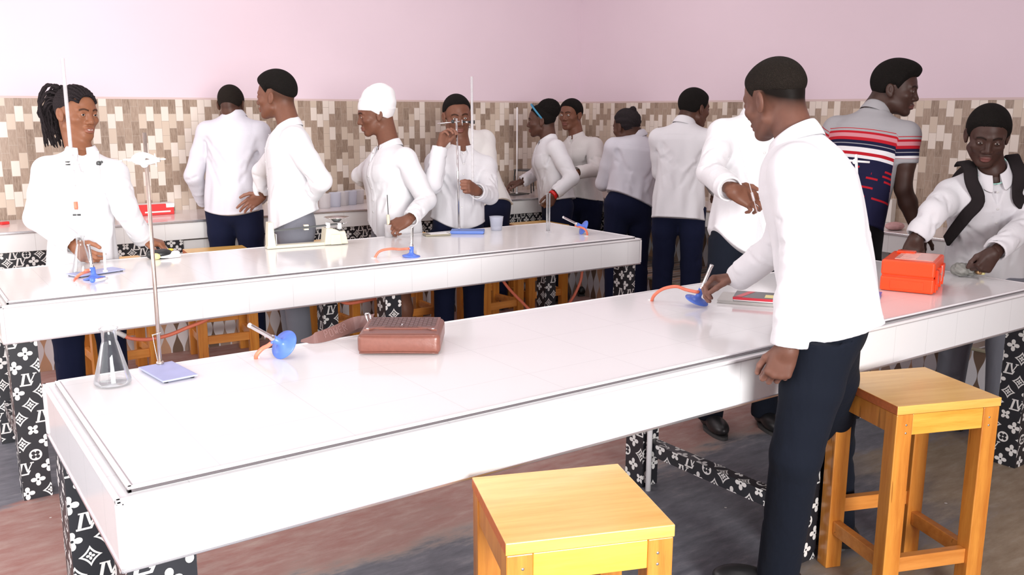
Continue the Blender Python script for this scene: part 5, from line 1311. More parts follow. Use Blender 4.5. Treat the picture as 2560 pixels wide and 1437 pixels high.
band([atz(800, 852, ZT+.001), atz(850, 840, ZT+.001), atz(905, 828, ZT+.006), atz(930, 822, ZT+.03)], [0.01, 0.016, 0.020, 0.025], 0.0011, 'shoulder_strap', 'strap', bag, 0.9)
# woven letters on the strap
def letters(word, origin, ux_, uy_, hgt, mb, gap=0.72):
    S_ = {'P': [((0, 0), (0, 1)), ((0, 1), (.5, 1)), ((.5, 1), (.5, .5)), ((.5, .5), (0, .5))], 'O': [((0, 0), (0, 1)), ((0, 1), (.5, 1)), ((.5, 1), (.5, 0)), ((.5, 0), (0, 0))], 'W': [((0, 1), (.15, 0)), ((.15, 0), (.3, .7)), ((.3, .7), (.45, 0)), ((.45, 0), (.6, 1))],
          'E': [((0, 0), (0, 1)), ((0, 1), (.45, 1)), ((0, .5), (.4, .5)), ((0, 0), (.45, 0))], 'R': [((0, 0), (0, 1)), ((0, 1), (.5, 1)), ((.5, 1), (.5, .5)), ((.5, .5), (0, .5)), ((.15, .5), (.5, 0))]}
    n_ = np.cross(ux_, uy_)
    for i, chr_ in enumerate(word):
        for a, b in S_[chr_]:
            pa, pb_ = (np.array(origin)+np.array(ux_)*(hgt*(q[0]+gap*i))+np.array(uy_)*(hgt*q[1]) for q in (a, b)); d = pb_-pa; ln = np.linalg.norm(d); d /= ln
            fr = np.stack([d, np.cross(n_, d), n_], 1); mb.box((pa+pb_)/2, (ln+hgt*.1, hgt*.11, 0.0008), fr)
    return mb
arcl = np.concatenate([[0], np.cumsum(np.linalg.norm(np.diff(SP, axis=0), axis=1))])
def on_strap(a): return np.array([np.interp(a, arcl, SP[:, k]) for k in range(3)])
lets = MB()
for i_, ch_ in enumerate('POWER'):
    s0 = arcl[-1]*.30+i_*.0205; c0 = on_strap(s0); tx = on_strap(s0+.016)-c0; tx /= np.linalg.norm(tx); nn = np.cross(tx, ZZ); nn /= np.linalg.norm(nn)
    upv = ZZ*math.cos(.45)-nn*math.sin(.45); upv = upv-tx*(upv @ tx); upv /= np.linalg.norm(upv); letters(ch_, c0+upv*.012+np.cross(tx, upv)*.0022, tx, upv, .022, lets)
build('strap_lettering', lets, M['straptext'], st_o)
mb = MB(); bkp = loc_(atz(925, 812, ZT+.045)); 
for dx in (-.0, .012): mb.tube([bkp+np.array([dx, -.004, -.006]), bkp+np.array([dx-.014, .004, .036])], 0.003, 10)
mb.tube([bkp+np.array([0, -.004, -.006]), bkp+np.array([.012, -.004, -.006])], 0.0025, 8); mb.tube([bkp+np.array([-.014, .004, .036]), bkp+np.array([-.002, .004, .036])], 0.0025, 8)
build('buckle', mb, M['chrome'], bag)

# orange carrying case
q2 = atz(2332, 738, ZT); ca = math.radians(-67); LW, LD = 0.200, 0.275; q1 = q2-np.array([math.cos(ca), math.sin(ca), 0])*LW
case = thing('carrying_case', 'closed orange plastic carrying case on the bench by the student with a backpack', 'case', dn(q1, ZT), ca)
def rb(par, nm, c, d, mat, bev=0.006): mb = MB(); mb.box(c, d); return build(nm, mb, M[mat], par, bev, 3)
rb(case, 'lower_shell', (LW/2, LD/2, 0.031), (LW, LD, 0.060), 'orange', 0.008)
rb(case, 'lid', (LW/2, LD/2, 0.096), (LW, LD, 0.062), 'orange', 0.009)
rb(case, 'joint', (LW/2, LD/2, 0.063), (LW-.008, LD-.008, 0.012), 'orangedk', 0.002)
rb(case, 'lid_panel', (LW*.57, LD*.52, 0.1275), (LW*.72, LD*.74, 0.004), 'label', 0.004)
for k in range(5): rb(case, 'lid_rib', (LW*.45+.0*k, LD*(.25+.12*k), 0.1295), (LW*.30, 0.006, 0.003), 'label', 0.001)
rb(case, 'handle', (LW*.30, LD*.80, 0.132), (LW*.36, LD*.16, 0.012), 'orangedk', 0.004)
for y in (.18, .50, .82):
    rb(case, 'latch', (LW+.004, LD*y, 0.066), (0.012, LD*.16, 0.056), 'orangedk', 0.003)
for y in (.12, .34, .64, .90): rb(case, 'rib', (LW+.003, LD*y, 0.050), (0.008, 0.010, 0.09), 'orange', 0.002)
for a in (0.3, 1.2, 2.2, 3.4, 4.4, 5.4):
    pass
mb = MB(); mb.prism(_scale(_star(0.62, 0.30), 0.052), 0.0, 0.004, ((LW+.008, LD*.5, .068), (0, 1, 0), (0, 0, 1), (1, 0, 0))); build('tape_patch', mb, M['label'], case)
rb(case, 'front_panel', (LW*.5, -.0008, 0.030), (LW*.62, 0.003, 0.034), 'orange', 0.004)

# wrapped metal piece under the student's fist
wp = atz(2415, 690, ZT); fw = Field((-0.09, -0.06, -0.005), (0.09, 0.06, 0.08), 0.0035)
X, Y, Z = fw.ax[0][:, None, None], fw.ax[1][None, :, None], fw.ax[2][None, None, :]
fw.ell((-.025, 0, .03), (.045, .035, .028)); fw.ell((.03, .005, .026), (.04, .03, .022), k=.02); fw.d = (fw.d-0.003*np.sin(X*170+Y*120)*np.sin(Z*190+X*60)-.002*np.sin(Y*260-Z*150)).astype(np.float32); fw.d = np.maximum(fw.d, (0.001-Z+0*X+0*Y).astype(np.float32))
v, q = fw.mesh(); wt = thing('wrapped_weight', 'crumpled grey wrapped piece beside the orange case, under a fist', 'package', dn(wp, ZT), -0.6); link('wrapping', fast_mesh('wrapping', v, q, [M['greyfoil']]), wt)
mb = MB(); mb.lathe([(0, 0), (.012, 0), (.012, .02), (.009, .022), (0, .02)], (0.030, -.034, .026), 20, 0, frame_from((0, -1, 0.1))); build('brass_plug', mb, M['brass'], wt)
mb = MB(); mb.lathe([(0, 0), (.010, 0), (.010, .014), (0, .014)], (0.052, -.024, .020), 18, 0, frame_from((.4, -1, 0.2))); build('cap', mb, M['paleyellow'], wt)

# plain stand whose head shows behind the leaning student
sb = dn(atz(2152, 742, ZT), ZT); sb = np.array(sb); dS = depth_of(sb); tp = atd(2140, 386, dS)
rs2 = retort_stand('retort stand with pale cross clamp standing behind the leaning front student', sb, 0.5, (0.20, 0.14), tp[2]-ZT, (0, 0), 'bluemid', 0.0055, 'pvc', tuple(((tp-sb) @ Rz(0.5))[:2]))
cl = (tp-sb) @ Rz(0.5); iv = lambda r, u, f: cl+((RH*r+ZZ*u+FH*f) @ Rz(0.5))
mb = MB(); mb.tube([iv(-.035, -.022, 0), iv(.0, -.026, 0), iv(.055, -.030, 0)], 0.0042, 10); mb.ball(iv(-.004, -.027, -.004), (.012, .010, .011)); mb.tube([iv(-.045, -.02, 0), iv(-.03, -.023, 0)], .007, 10); build('clamp', mb, M['clampwhite'], rs2)

# --- second bench
fl2 = conical_flask('glass conical flask held under the burette by the girl with braids', dn(atz(208, 683, ZT), ZT), 0.165, 0.045, 0.017)
pB = atz(264, 684, ZT); dB = depth_of(pB); tB = atd(244, 378, dB)
rs3 = retort_stand('retort stand on a grey blue plate carrying the long burette at the girl with braids', dn(atz(240, 683, ZT), ZT), 0.35, (0.22, 0.10), tB[2]-ZT, tuple(((pB-atz(240, 683, ZT)) @ Rz(0.35))[:2]), 'bluepale', 0.0058, 'pvc', tuple(((tB-pB) @ Rz(.35))[:2]))
o3 = E0(dn(atz(240, 683, ZT), ZT)); l3 = lambda P: (np.asarray(P)-o3) @ Rz(0.35)
jc = atd(247, 408, dB); bu = atd(172, 408, dB+0.03)
mb = MB(); mb.tube([l3(atd(305, 402, dB)), l3(jc), l3(bu+(jc-bu)*.2)], 0.0035, 10); mb.tube(bez([l3(bu+(jc-bu)*.35), l3(bu+(jc-bu)*.2+ZZ*.006), l3(bu)], 4), 0.005, 8); cl3 = build('clamp', mb, M['clampwhite'], rs3)
mb = MB(); mb.ball(l3(jc), (.012, .011, .011)); mb.ball(l3(atd(254, 405, dB-.01)), .006); build('boss_head', mb, M['darkgrey'], cl3)
mb = MB(); mb.box(l3(bu+ZZ*.006), (.022, .016, .005)); mb.box(l3(bu-ZZ*.006), (.022, .016, .005)); build('jaw_pad', mb, M['darkgrey'], cl3)
def burette(label, top, tip, r=0.0075, red=True):
    top, tip = E0(top), E0(tip); t = thing('burette', label, 'burette', tip); ax = top-tip; ln = np.linalg.norm(ax); R = frame_from(ax)
    mb = MB(); mb.lathe([(0, .12), (r*.8, .12), (r, .14), (r, ln), (r*.82, ln), (r*.82, .142), (0, .124)], n=20, rot=R); build('glass_tube', mb, M['milk'], t)
    mb = MB(); mb.lathe([(0, 0), (.0022, 0), (.004, .05), (.004, .11), (0, .12)], n=14, rot=R); build('nozzle', mb, M['milk'], t)
    if red: mb = MB(); mb.lathe([(r*.82, .122), (r*1.03, .13), (r*1.03, .155), (r*1.0, .156)], n=16, rot=R); build('red_band', mb, M['hose'], t)
    mb = MB(); mb.tube([R @ E0([-.016, 0, .098]), R @ E0([.016, 0, .098])], 0.004, 10); build('stopcock', mb, M['darkgrey'], t)
    mb = MB()
    for i in range(16): mb.lathe([(r*1.005, .16+i*.034), (r*1.012, .1603+i*.034), (r*1.005, .1606+i*.034)], n=16, rot=R)
    build('graduation', mb, M['slate'], t)
    return t
burette('long white burette rising above the head of the girl with braids', atd(156, 146, dB+.03), atd(197, 592, dB+.03), 0.0085)
b3 = atz(236, 692, ZT); h3 = atz(184, 712, ZT); d3 = depth_of(b3)-0.05
burner('blue bunsen burner in front of the girl with braids', (atz(236, 697, ZT)[0], atz(236, 697, ZT)[1], ZT), cv(-0.13, 0.96, 0.1), [atd(222, 678, d3+.02), atd(203, 684, d3), atd(188, 698, d3), (h3[0], h3[1], ZT-.01)], math.pi+.2)
pn = atz(232, 709, ZT); t = thing('marker_pen', 'white marker pen with a round blue cap near the edge of the second bench', 'pen', dn(pn, ZT+.0118), 0.55)
mb = MB(); mb.tube([(.01, 0, 0), (.075, 0, -.001)], [.0065, .0055], 14); build('barrel', mb, M['white'], t); mb = MB(); mb.ball((0, 0, .003), .0115, 0, 18); build('cap', mb, M['bluebase'], t)
mb = MB(); mb.box((.035, -.0035, .0055), (.03, .006, .001)); build('printed_band', mb, M['hose'], t)
# folded sports shoe / glove under her hand
sp_ = atz(405, 645, ZT); t = thing('work_glove', 'black, yellow and white padded glove under the hand of the girl with braids', 'glove', dn(sp_, ZT), 0.15)
def blob(par, nm, ells, mat, k=.012, h=.0035):
    P_ = np.array([c for c, r in ells]); R_ = max(max(r) for c, r in ells)+.02; F_ = Field(P_.min(0)-R_, P_.max(0)+R_, h)
    for c, r in ells: F_.ell(c, r, k=k)
    F_.d = np.maximum(F_.d, (0.0005-F_.ax[2])[None, None, :].astype(np.float32)+0*F_.d)
    v, q = F_.mesh(); return link(nm, fast_mesh(nm, v, q, [M[mat]]), par)
blob(t, 'palm', [((0, 0, .022), (.052, .035, .024)), ((-.04, .01, .02), (.03, .03, .022))], 'blackp'); blob(t, 'yellow_patch', [((-.038, -.022, .014), (.022, .018, .017))], 'paleyellow'); blob(t, 'yellow_tip', [((.045, .005, .036), (.018, .012, .007))], 'yellow')
blob(t, 'white_cuff', [((.02, -.025, .010), (.045, .014, .008)), ((.058, -.012, .022), (.028, .02, .009)), ((.055, -.03, .008), (.028, .012, .008))], 'white')
# triple beam balance
g1, g2 = atz(672, 624, ZT), atz(870, 610, ZT); ux = g2-g1; LB = np.linalg.norm(ux); ba = math.atan2(ux[1], ux[0])
bal = thing('beam_balance', 'cream triple beam balance with metal pan on the second bench', 'balance', dn(g1, ZT), ba)
rb(bal, 'base', (LB*.42, .035, .009), (LB*.86, .05, .016), 'cream', .003)
mb = MB(); mb.prism([(-.002, 0), (.044, 0), (.036, .06), (.032, .135), (.006, .135), (.0, .06)], .008, .062, ((0, 0, .004), (1, 0, 0), (0, 0, 1), (0, 1, 0))); build('pointer_post', mb, M['cream'], bal, .003)
rb(bal, 'scale_plate', (.046, .035, .048), (.003, .04, .055), 'white', .001)
mb = MB(); x = LB*.70; mb.prism([(x, 0), (LB+.004, 0), (LB-.012, .07), (LB-.045, .07), (LB-.05, .074), (x+.045, .088), (x+.012, .088)], 0, .085, ((0, 0, .003), (1, 0, 0), (0, 0, 1), (0, 1, 0))); bd = build('pan_housing', mb, M['cream'], bal, .005)
mb = MB(); mb.prism([(x+.032, .0), (LB-.034, 0), (LB-.040, .055), (x+.036, .055)], -.006, .004, ((0, 0, .003), (1, 0, 0), (0, 0, 1), (0, 1, 0))); build('front_boss', mb, M['cream'], bal, .003)
for xx in (x+.03, LB-.035):
    mb = MB(); mb.lathe([(0, 0), (.0125, 0), (.0125, .036), (0, .036)], (xx, .03, .084 if xx < LB-.05 else .078), 20); build('damper_cap', mb, M['white'], bal)
    mb = MB(); mb.lathe([(0, 0), (.016, 0), (.012, .012), (0, .012)], (xx, .03, .072), 18); build('knife_seat', mb, M['darkgrey'], bal)
for dy in (-.010, .0, .010): mb = MB(); mb.box((LB*.50, .035+dy, .100+.0*dy), (LB*.92, .003, .007), frame_from((-.05, 0, 1))); build('beam', mb, M['darkgrey'], bal)
for dz in (.008, -.012): mb = MB(); mb.box((LB*.49, .03, .103+dz), (.024, .02, .008)); build('rider', mb, M['cream'], bal, .001)
mb = MB(); mb.lathe([(0, .118), (.016, .118), (.030, .134), (.028, .136), (0, .130)], (LB-.045, .045, 0), 28); build('pan_support', mb, M['darkgrey'], bal)
mb = MB(); mb.lathe([(0, .136), (.045, .137), (.068, .143), (.068, .145), (.044, .140), (0, .139)], (LB-.045, .045, 0), 36); build('pan', mb, M['chrome'], bal)
mb = MB(); mb.tube([(LB-.03, .04, .108), (LB+.012, .03, .112)], .004, 10); build('zero_screw', mb, M['chrome'], bal)
# beaker with a stirring rod by the white cap
pk = atz(972, 592, ZT); beaker('small frosted beaker at the hand of the girl in the white cap', dn(pk, ZT), .024, .072, 'milk', taper=1.06)
t = thing('thermometer', 'thin grey rod standing in the small frosted beaker', 'thermometer', dn(pk, ZT+.004)); e = atd(968, 487, depth_of(pk))-E0(dn(pk, ZT+.004)); mb = MB(); mb.tube([(0.004, 0, 0), e], .0026, 10); build('stem', mb, M['darkgrey'], t)
mb = MB(); mb.tube([(0.004, 0, .0)+e*.12, e*.52], .010, 14); build('paper_sleeve', mb, M['cream'], t)
b4 = atz(1028, 641, ZT); h4 = atz(934, 645, ZT); d4 = depth_of(b4)
burner('blue bunsen burner in front of the girl in the white cap', dn(b4, ZT), cv(0.06, 0.99, 0), [atd(1000, 623, d4), atd(975, 622, d4-.02), atd(948, 629, d4-.04), (h4[0], h4[1], ZT-.01)], math.pi+.1)
# slate and stand with the clamp
nb = atz(1092, 588, ZT); t = thing('slate_tile', 'thin dark edged tile lying on the second bench by the blue stand', 'tile', dn(nb, ZT), -0.25); rb(t, 'body', (0, 0, .005), (.15, .08, .009), 'olive', .002); rb(t, 'face', (.01, 0, .0105), (.11, .06, .002), 'white', .001)
p5 = atz(1169, 582, ZT); d5 = depth_of(atz(1147, 580, ZT)); t5 = atd(1141, 296, d5); r5 = atz(1148, 576, ZT)
rs5 = retort_stand('retort stand with a bright blue foot and dark clamp held by the girl behind it', dn(p5, ZT), -0.62, (0.20, 0.12), t5[2]-ZT, tuple(((r5-p5) @ Rz(-.62))[:2]), 'bluemid', 0.0062, 'chrome', tuple(((t5-r5) @ Rz(-.62))[:2]), 'block')
o5 = E0(dn(p5, ZT)); l5 = lambda P: (np.asarray(P)-o5) @ Rz(-.62)
mb = MB(); mb.tube([l5(atd(1094, 309, d5)), l5(atd(1128, 306, d5)), l5(atd(1150, 304, d5))], .0038, 10); cl5 = build('clamp', mb, M['chrome'], rs5)
mb = MB(); mb.tube([l5(atd(1155, 304, d5)), l5(atd(1180, 305, d5))], .0065, 10); mb.tube([l5(atd(1176, 305, d5)), l5(atd(1187, 305, d5))], .011, 8); mb.ball(l5(atd(1132, 304, d5)), .011); build('jaw', mb, M['clampdark'], cl5)
mb = MB(); mb.tube([l5(atd(1155, 299, d5-.01)), l5(atd(1156, 313, d5-.01))], .003, 8); mb.tube([l5(atd(1164, 305, d5-.012)), l5(atd(1170, 306, d5-.012))], .005, 8); build('screw', mb, M['chrome'], cl5)
dG = depth_of(atz(1182, 585, ZT))+.02
burette('long pale burette gripped in the fist of the girl at the clamp', atd(1179, 192, dG), atd(1183, 512, dG), 0.0078, False)
beaker('clear plastic cup standing near the far edge of the second bench', dn(atz(1241, 575, ZT), ZT), .033, .083, 'thinplastic', None, 1.06, 1.28, 'plastic_cup', 'cup')
measuring_cylinder('tall glass measuring cylinder at the far end of the second bench', dn(atz(1370, 580, ZT), ZT), .232, .0125)
b6 = atz(1455, 585, ZT); h6 = atz(1466, 590, ZT); d6 = depth_of(b6)
burner('blue bunsen burner lying on its side at the far end of the second bench', atd(1460, 569, d6+.005), cv(-0.80, 0.42, -0.25), [atd(1461, 572, d6-.06), atd(1468, 584, d6-.05), (h6[0], h6[1], ZT-.01)], 1.3, True, 'blue')

# hoses slung under the second bench
def sling(label, pts, tip=False):
    t = thing('gas_hose', label, 'hose', pts[0]); mb = MB(); mb.tube(bez([E0(p)-E0(pts[0]) for p in pts], 12), .0085, 14); build('rubber_tube', mb, M['hose'], t)
    if tip:
        a, b = E0(pts[-1])-E0(pts[0]), E0(pts[-2])-E0(pts[0]); d = (a-b)/np.linalg.norm(a-b); mb = MB(); mb.tube([a-d*.012, a+d*.055+ZZ*.012], [.012, .0095], 14); build('nozzle', mb, M['grommet'], t)
    return t
Yh = 4.15
sling('red hose hanging under the second bench behind the front flask, with a white nozzle', [aty(560, 775, Yh)+ZZ*.02, aty(520, 797, Yh), aty(470, 818, Yh), aty(420, 838, Yh), aty(370, 848, Yh), aty(330, 846, Yh), aty(306, 838, Yh)], True)
sling('red hose looped under the far end of the second bench', [aty(1245, 690, Yh)+ZZ*.02, aty(1268, 716, Yh), aty(1300, 750, Yh), aty(1340, 785, Yh), aty(1385, 792, Yh), aty(1425, 755, Yh), aty(1450, 706, Yh), aty(1456, 670, Yh)])
sling('red hose pressed flat under the middle of the second bench', [aty(845, 750, Yh), aty(870, 758, Yh), aty(910, 752, Yh), aty(955, 742, Yh), aty(985, 730, Yh)])

# --- counters
t = thing('card_box', 'red cardboard box with white printing on the back counter', 'box', dn(atz(338, 541, CT), CT), 0.02); rb(t, 'carton', (.13, .06, .037), (.26, .12, .074), 'redbox', .003); rb(t, 'printed_line', (.15, -.0008, .022), (.17, .002, .010), 'redink', 0); rb(t, 'lid_print', (.13, .06, .0752), (.2, .08, .002), 'redink', 0); rb(t, 'white_end', (.235, .06, .062), (.055, .122, .028), 'white', .002)
t = thing('paper_bag', 'white paper bag leaning against the red box', 'bag', dn(atz(309, 541, CT), CT), 0.1); mb = MB(); mb.add([(-.05, -.06, 0), (.06, -.06, 0), (.08, -.05, .07), (-.02, .0, .075), (-.05, .04, 0), (.04, .04, .0), (.03, .02, .07)], [(0, 1, 2, 3), (1, 5, 6, 2), (0, 3, 4), (3, 2, 6), (3, 6, 5, 4), (0, 4, 5, 1)]); build('paper', mb, M['white'], t)
t = thing('eraser', 'small red eraser on the back counter at the picture edge', 'eraser', dn(atz(12, 561, CT), CT), 0.4); rb(t, 'block', (0, 0, .009), (.05, .025, .018), 'redbox', .003)
for i, (px, py) in enumerate(((812, 520), (838, 516), (858, 513), (878, 511), (896, 508))):
    beaker('frosted plastic beaker in the row on the back counter', dn(atz(px, py, CT), CT), .042, .105, 'thinplastic' if i % 2 else 'milk', 'beakers on the back counter')
t3 = thing('tripod', 'small grey metal tripod on the back counter near the girl with the headband', 'tripod', dn(atz(1315, 480, CT), CT)); mb = MB(); mb.lathe([(.085, .19), (.11, .19), (.11, .20), (.085, .20)], n=30); build('ring', mb, M['darkgrey'], t3)
for a in (0.3, 2.4, 4.5): mb = MB(); mb.tube([(.10*math.cos(a), .10*math.sin(a), .19), (.115*math.cos(a), .115*math.sin(a), 0)], .006, 8); build('leg', mb, M['darkgrey'], t3)
sq = atz(1292, 486, CT); tq = aty(1295, 268, sq[1]); retort_stand('grey retort stand against the tiles near the girl with the headband', dn(sq, CT), 0.2, (.2, .13), tq[2]-CT, (0, 0), 'darkgrey', .006, 'pvc', (0, 0))
pq = atz(2222, 556, CT); t = thing('card_box', 'pale card box on the right counter behind the striped polo man', 'box', dn(pq, CT), 0.2); rb(t, 'carton', (.10, .10, .075), (.20, .22, .15), 'paperbox', .002)
t = thing('cloth', 'crumpled pink cloth on the right counter', 'cloth', dn(atz(2236, 574, CT), CT)); blob(t, 'fabric', [((0, 0, .022), (.07, .05, .026)), ((.05, .02, .016), (.05, .04, .018))], 'pinkcloth')
t = thing('ruler', 'yellow edged ruler leaning on the pale card box', 'ruler', dn(atz(2198, 552, CT), CT)); mb = MB(); mb.box((0, 0, .10), (.006, .035, .20), frame_from((.3, .15, 1))); build('blade', mb, M['yellow'], t)
# ------------------------------------------------------------------ the people in the room
person('braids', dict(label='girl with braided ponytail and white shirt behind the burette', d=4.41, scale=1.03, skin='warm', neck=(203, 376), pelvis=(206, 645), yaw=28, sw=.140, head=(192, 286), look=(62, 4, 2), head_scale=1.08, smile=1.0,
    hair='pulled', hairmat='braid', braids=True, cloth='shirtgirl', bust=0.02, kw=0.90, kd=1.0, open=0.75, buttons=True, gaze=(0.15, 1, -0.05),
    armR=dict(e=(92, 545, -.05), w=(188, 614, 'n'), hdir=(.72, -.40, -.55), palm=(.55, -.3, -.3), pose='curl'), armL=dict(e=(312, 520, 'n'), w=(358, 598, 'f'), hdir=(.9, -.22, .05), palm=(0, -1, 0), pose='curl', ul=.27), hem=-0.1, skirt=None, bottom='navy'))
person('turned', dict(label='boy in white shirt seen from behind, head bowed over the back counter', d=5.80, scale=1.04, skin='deep', neck=(584, 288), pelvis=(584, 500), yaw=180, head=(578, 262), look=(180, 14, 0), hair='crop', hairmat='hairbrown', cloth='shirtlilac', hem=-0.2, hem_c=0.06, kw=1.0,
    armL=dict(e=(484, 440, .02), w=(512, 505, 'f'), hdir=(.25, -.6, .7), palm=(1, 0, 0)), armR=dict(e=(664, 430, .02), w=(645, 500, 'f'), show=False), placket=False))
person('balance_boy', dict(label='boy in profile with faded haircut, resting his hand by the balance', d=5.09, scale=1.02, skin='mid', neck=(720, 314), pelvis=(735, 552), yaw=-66, head=(689, 243), look=(-101, 2, 0), head_scale=1.06, hair='top', fade=0.55, cloth='shirtgirl', hem=0.0, hem_v=-0.75, kw=0.98, kd=1.08, open=0.25, buttons=True,
    armL=dict(e=(803, 452, 'n'), w=(764, 500, 'f'), hdir=(-.25, -.95, -.08), palm=(.1, 0, 1), pose='spread', wr=.05), armR=dict(e=(655, 430, 'f'), w=(657, 486, .05), hdir=(-.75, -.5, .1), palm=(.1, -.3, -1), pose='relaxed'), bottom='grey'))
person('cap_girl', dict(label='girl in a white knitted cap looking down at a small beaker', d=5.50, scale=1.03, skin='mid', neck=(970, 364), pelvis=(985, 572), yaw=-48, head=(938, 287), look=(-72, 12, 0), head_scale=1.07, beanie=True, cloth='shirtgirl', hem=-0.05, hem_u=1.9, kw=1.05, kd=1.1, bust=0.02, open=0.55, buttons=True, ck=1.12, shf=0.0,
    armL=dict(e=(1066, 500, 'n'), w=(1024, 548, 'n'), hdir=(-.78, -.36, -.4), palm=(-.3, -.7, .5), pose='curl', fl=.23), armR=dict(e=(902, 440, .10), w=(938, 470, .20), show=False), bottom='grey', skirt=0.42))
person('clamp_girl', dict(label='girl behind the blue-footed stand, raising one hand to its clamp', d=5.68, skin='mid', neck=(1154, 370), pelvis=(1145, 560), yaw=12, head=(1143, 291), look=(14, 10, -3), head_scale=1.09, hair='pulled', cloth='shirt', hem=-0.08, hem_c=0.12, kw=1.0, bust=0.02, open=0.7, buttons=True,
    armR=dict(e=(1082, 462, 'n'), w=(1101, 366, -.02), hdir=(.30, .9, -.2), palm=(.75, 0, -.6), pose='pinch'), armL=dict(e=(1224, 488, 'n'), w=(1192, 478, 'n'), hdir=(-.45, .35, -.75), palm=(-.8, -.1, .45), pose='fist', fl=.22)))
person('bent', dict(label='bent-over student in loose white shirt hidden behind the girl at the clamp', d=6.70, scale=1.05, skin='deep', neck=(1152, 328), pelvis=(1218, 507), yaw=-150, head=(1143, 294, .1), look=(-160, 20, 0), head_scale=.88, hair='crop', cloth='shirtcream', hem=-0.02, hem_c=-0.08, kw=1.0, kd=1.0, slv=1.1,
    armR=dict(e=(1222, 420, 'n'), w=(1180, 450, 'f'), show=False), armL=dict(e=(1120, 420, .1), w=(1140, 450, 'f'), show=False), placket=False))
person('headband', dict(label='girl with a blue headband and puffed hair, reaching over the back counter', d=7.1, scale=1.0, skin='deep', neck=(1368, 348), pelvis=(1394, 507), yaw=-72, head=(1353, 303), look=(-96, 4, 0), head_scale=1.06, hair='pulled', puff=((0, -.062, .085), (.080, .088, .078)), headband=True, cloth='shirt', hem=0.02, kw=.98, kd=1.08, bust=.02, open=.5, ch=.007, hh=.0034, hanh=.0034,
    armL=dict(e=(1430, 446, 'n'), w=(1386, 484, -.05), hdir=(-.45, -.85, -.05), palm=(-.2, 0, .9), pose='curl'), armR=dict(e=(1345, 430, 'f'), w=(1304, 455, 0.0), hdir=(-.95, -.1, .1), palm=(0, -1, .2), pose='curl')))
person('shorthair', dict(label='short-haired student facing out behind the girl with the headband', d=7.45, scale=1.02, skin='mid', neck=(1440, 341), pelvis=(1456, 494), yaw=-34, head=(1427, 288), look=(-36, 2, 0), head_scale=1.06, hair='short', cloth='shirtcream', hem=0.0, hem_u=0.6, kw=.98, bust=.03, open=.3, ch=.007, hh=.0034, smile=.4,
    armL=dict(e=(1488, 424, 'n'), w=(1440, 432, 'n'), show=False), armR=dict(e=(1405, 420, .1), w=(1425, 470, .0), show=False)))
person('rows', dict(label='student with cornrows and white shirt seen from behind, bare elbow tucked', d=6.45, skin='deep', neck=(1592, 340), pelvis=(1572, 502), yaw=-168, head=(1566, 318), look=(-140, 12, 0), head_scale=1.04, hair='rows', hairmat='braid', puff=((0.01, -.070, .105), (.026, .024, .026)), cloth='shirtlilac', hem=0.02, hem_u=-.55, kw=1.02, kd=1.1, ch=.007, hh=.0034,
    armL=dict(e=(1508, 458, 'f'), w=(1550, 455, 'f'), show=False, slv=.9), armR=dict(e=(1638, 440, .06), w=(1625, 465, 'f'), show=False), placket=False, hipk=1.05))
PEOPLE['rows']['root']['label'] = 'student with cornrows seen from behind at the right counter'
person('tall_back', dict(label='tall boy in an untucked white shirt, turned to the right counter', d=5.92, skin='deep', neck=(1712, 308), pelvis=(1698, 494), yaw=164, head=(1736, 272), look=(120, 8, 0), head_scale=1.05, hair='short', cloth='shirt', hem=-0.29, kw=.98, kd=1.0, ch=.0065, hh=.0032,
    armR=dict(e=(1766, 432, .06), w=(1794, 478, 'f'), hdir=(.5, -.5, .7), palm=(0, -1, 0)), armL=dict(e=(1652, 430, .08), w=(1690, 470, 'f'), show=False), placket=False))
person('masked', dict(label='student in loose white shirt whose head is hidden by the leaning student', d=4.18, skin='mid', neck=(1893, 288), pelvis=(1868, 560), yaw=8, head=(1926, 226, .02), look=(60, 14, 0), hair='short', cloth='shirtgirl', hem=-0.29, hem_c=0.19, kw=1.0, kd=1.0, buttons=True,
    armR=dict(e=(1774, 430, 'n'), w=(1826, 474, 'n'), hdir=(.90, -.42, -.05), palm=(-.1, -.45, .9), pose='relaxed', wr=.052, hk=1.1), armL=dict(e=(1985, 430, .0), w=(1960, 500, 'n'), show=False), bottom='blacktr', legR=dict(out=.05), legL=dict(out=.05)))
person('front', dict(label='student in blue-black trousers leaning on the front bench, back to us', d=2.52, skin='front', neck=(1984, 350, -.02), pelvis=(2068, 778, 0.02), yaw=-108, pyaw=-112, head=(1936, 250, .04), look=(-147, 15, 4), head_scale=.93, hair='faded', hairmat='hairbrown', fade=1.0, cloth='shirt', hem=-0.115, hem_v=-.08, kw=.92, kd=1.10, bend=-0.018, open=.3, ch=.0048, hh=.0022, hanh=.0022, ph=.007,
    shL=(1992, 425, -.13), shR=(2005, 430, .15), armL=dict(e=(2006, 640, .01), w=(1972, 866, .02), hdir=(-.30, -.95, .05), palm=(.25, 0, 1), pose='hang', wr=.047, hk=.95), armR=dict(e=(1950, 612, 'f'), w=(1846, 694, 'f'), hdir=(-.95, -.12, .10), palm=(-.15, -.85, -.4), pose='pinch', ul=.31, fl=.31),
    bottom='blacktr', legL=dict(k=(1990, 1135, .04), a=(1945, 1405, .30), az=.085, toe=-105), legR=dict(k=(2080, 1105, .56), a=(2088, 1345, .62), az=.085, toe=-115), pfolds=12, placket=False, legk=1.02))
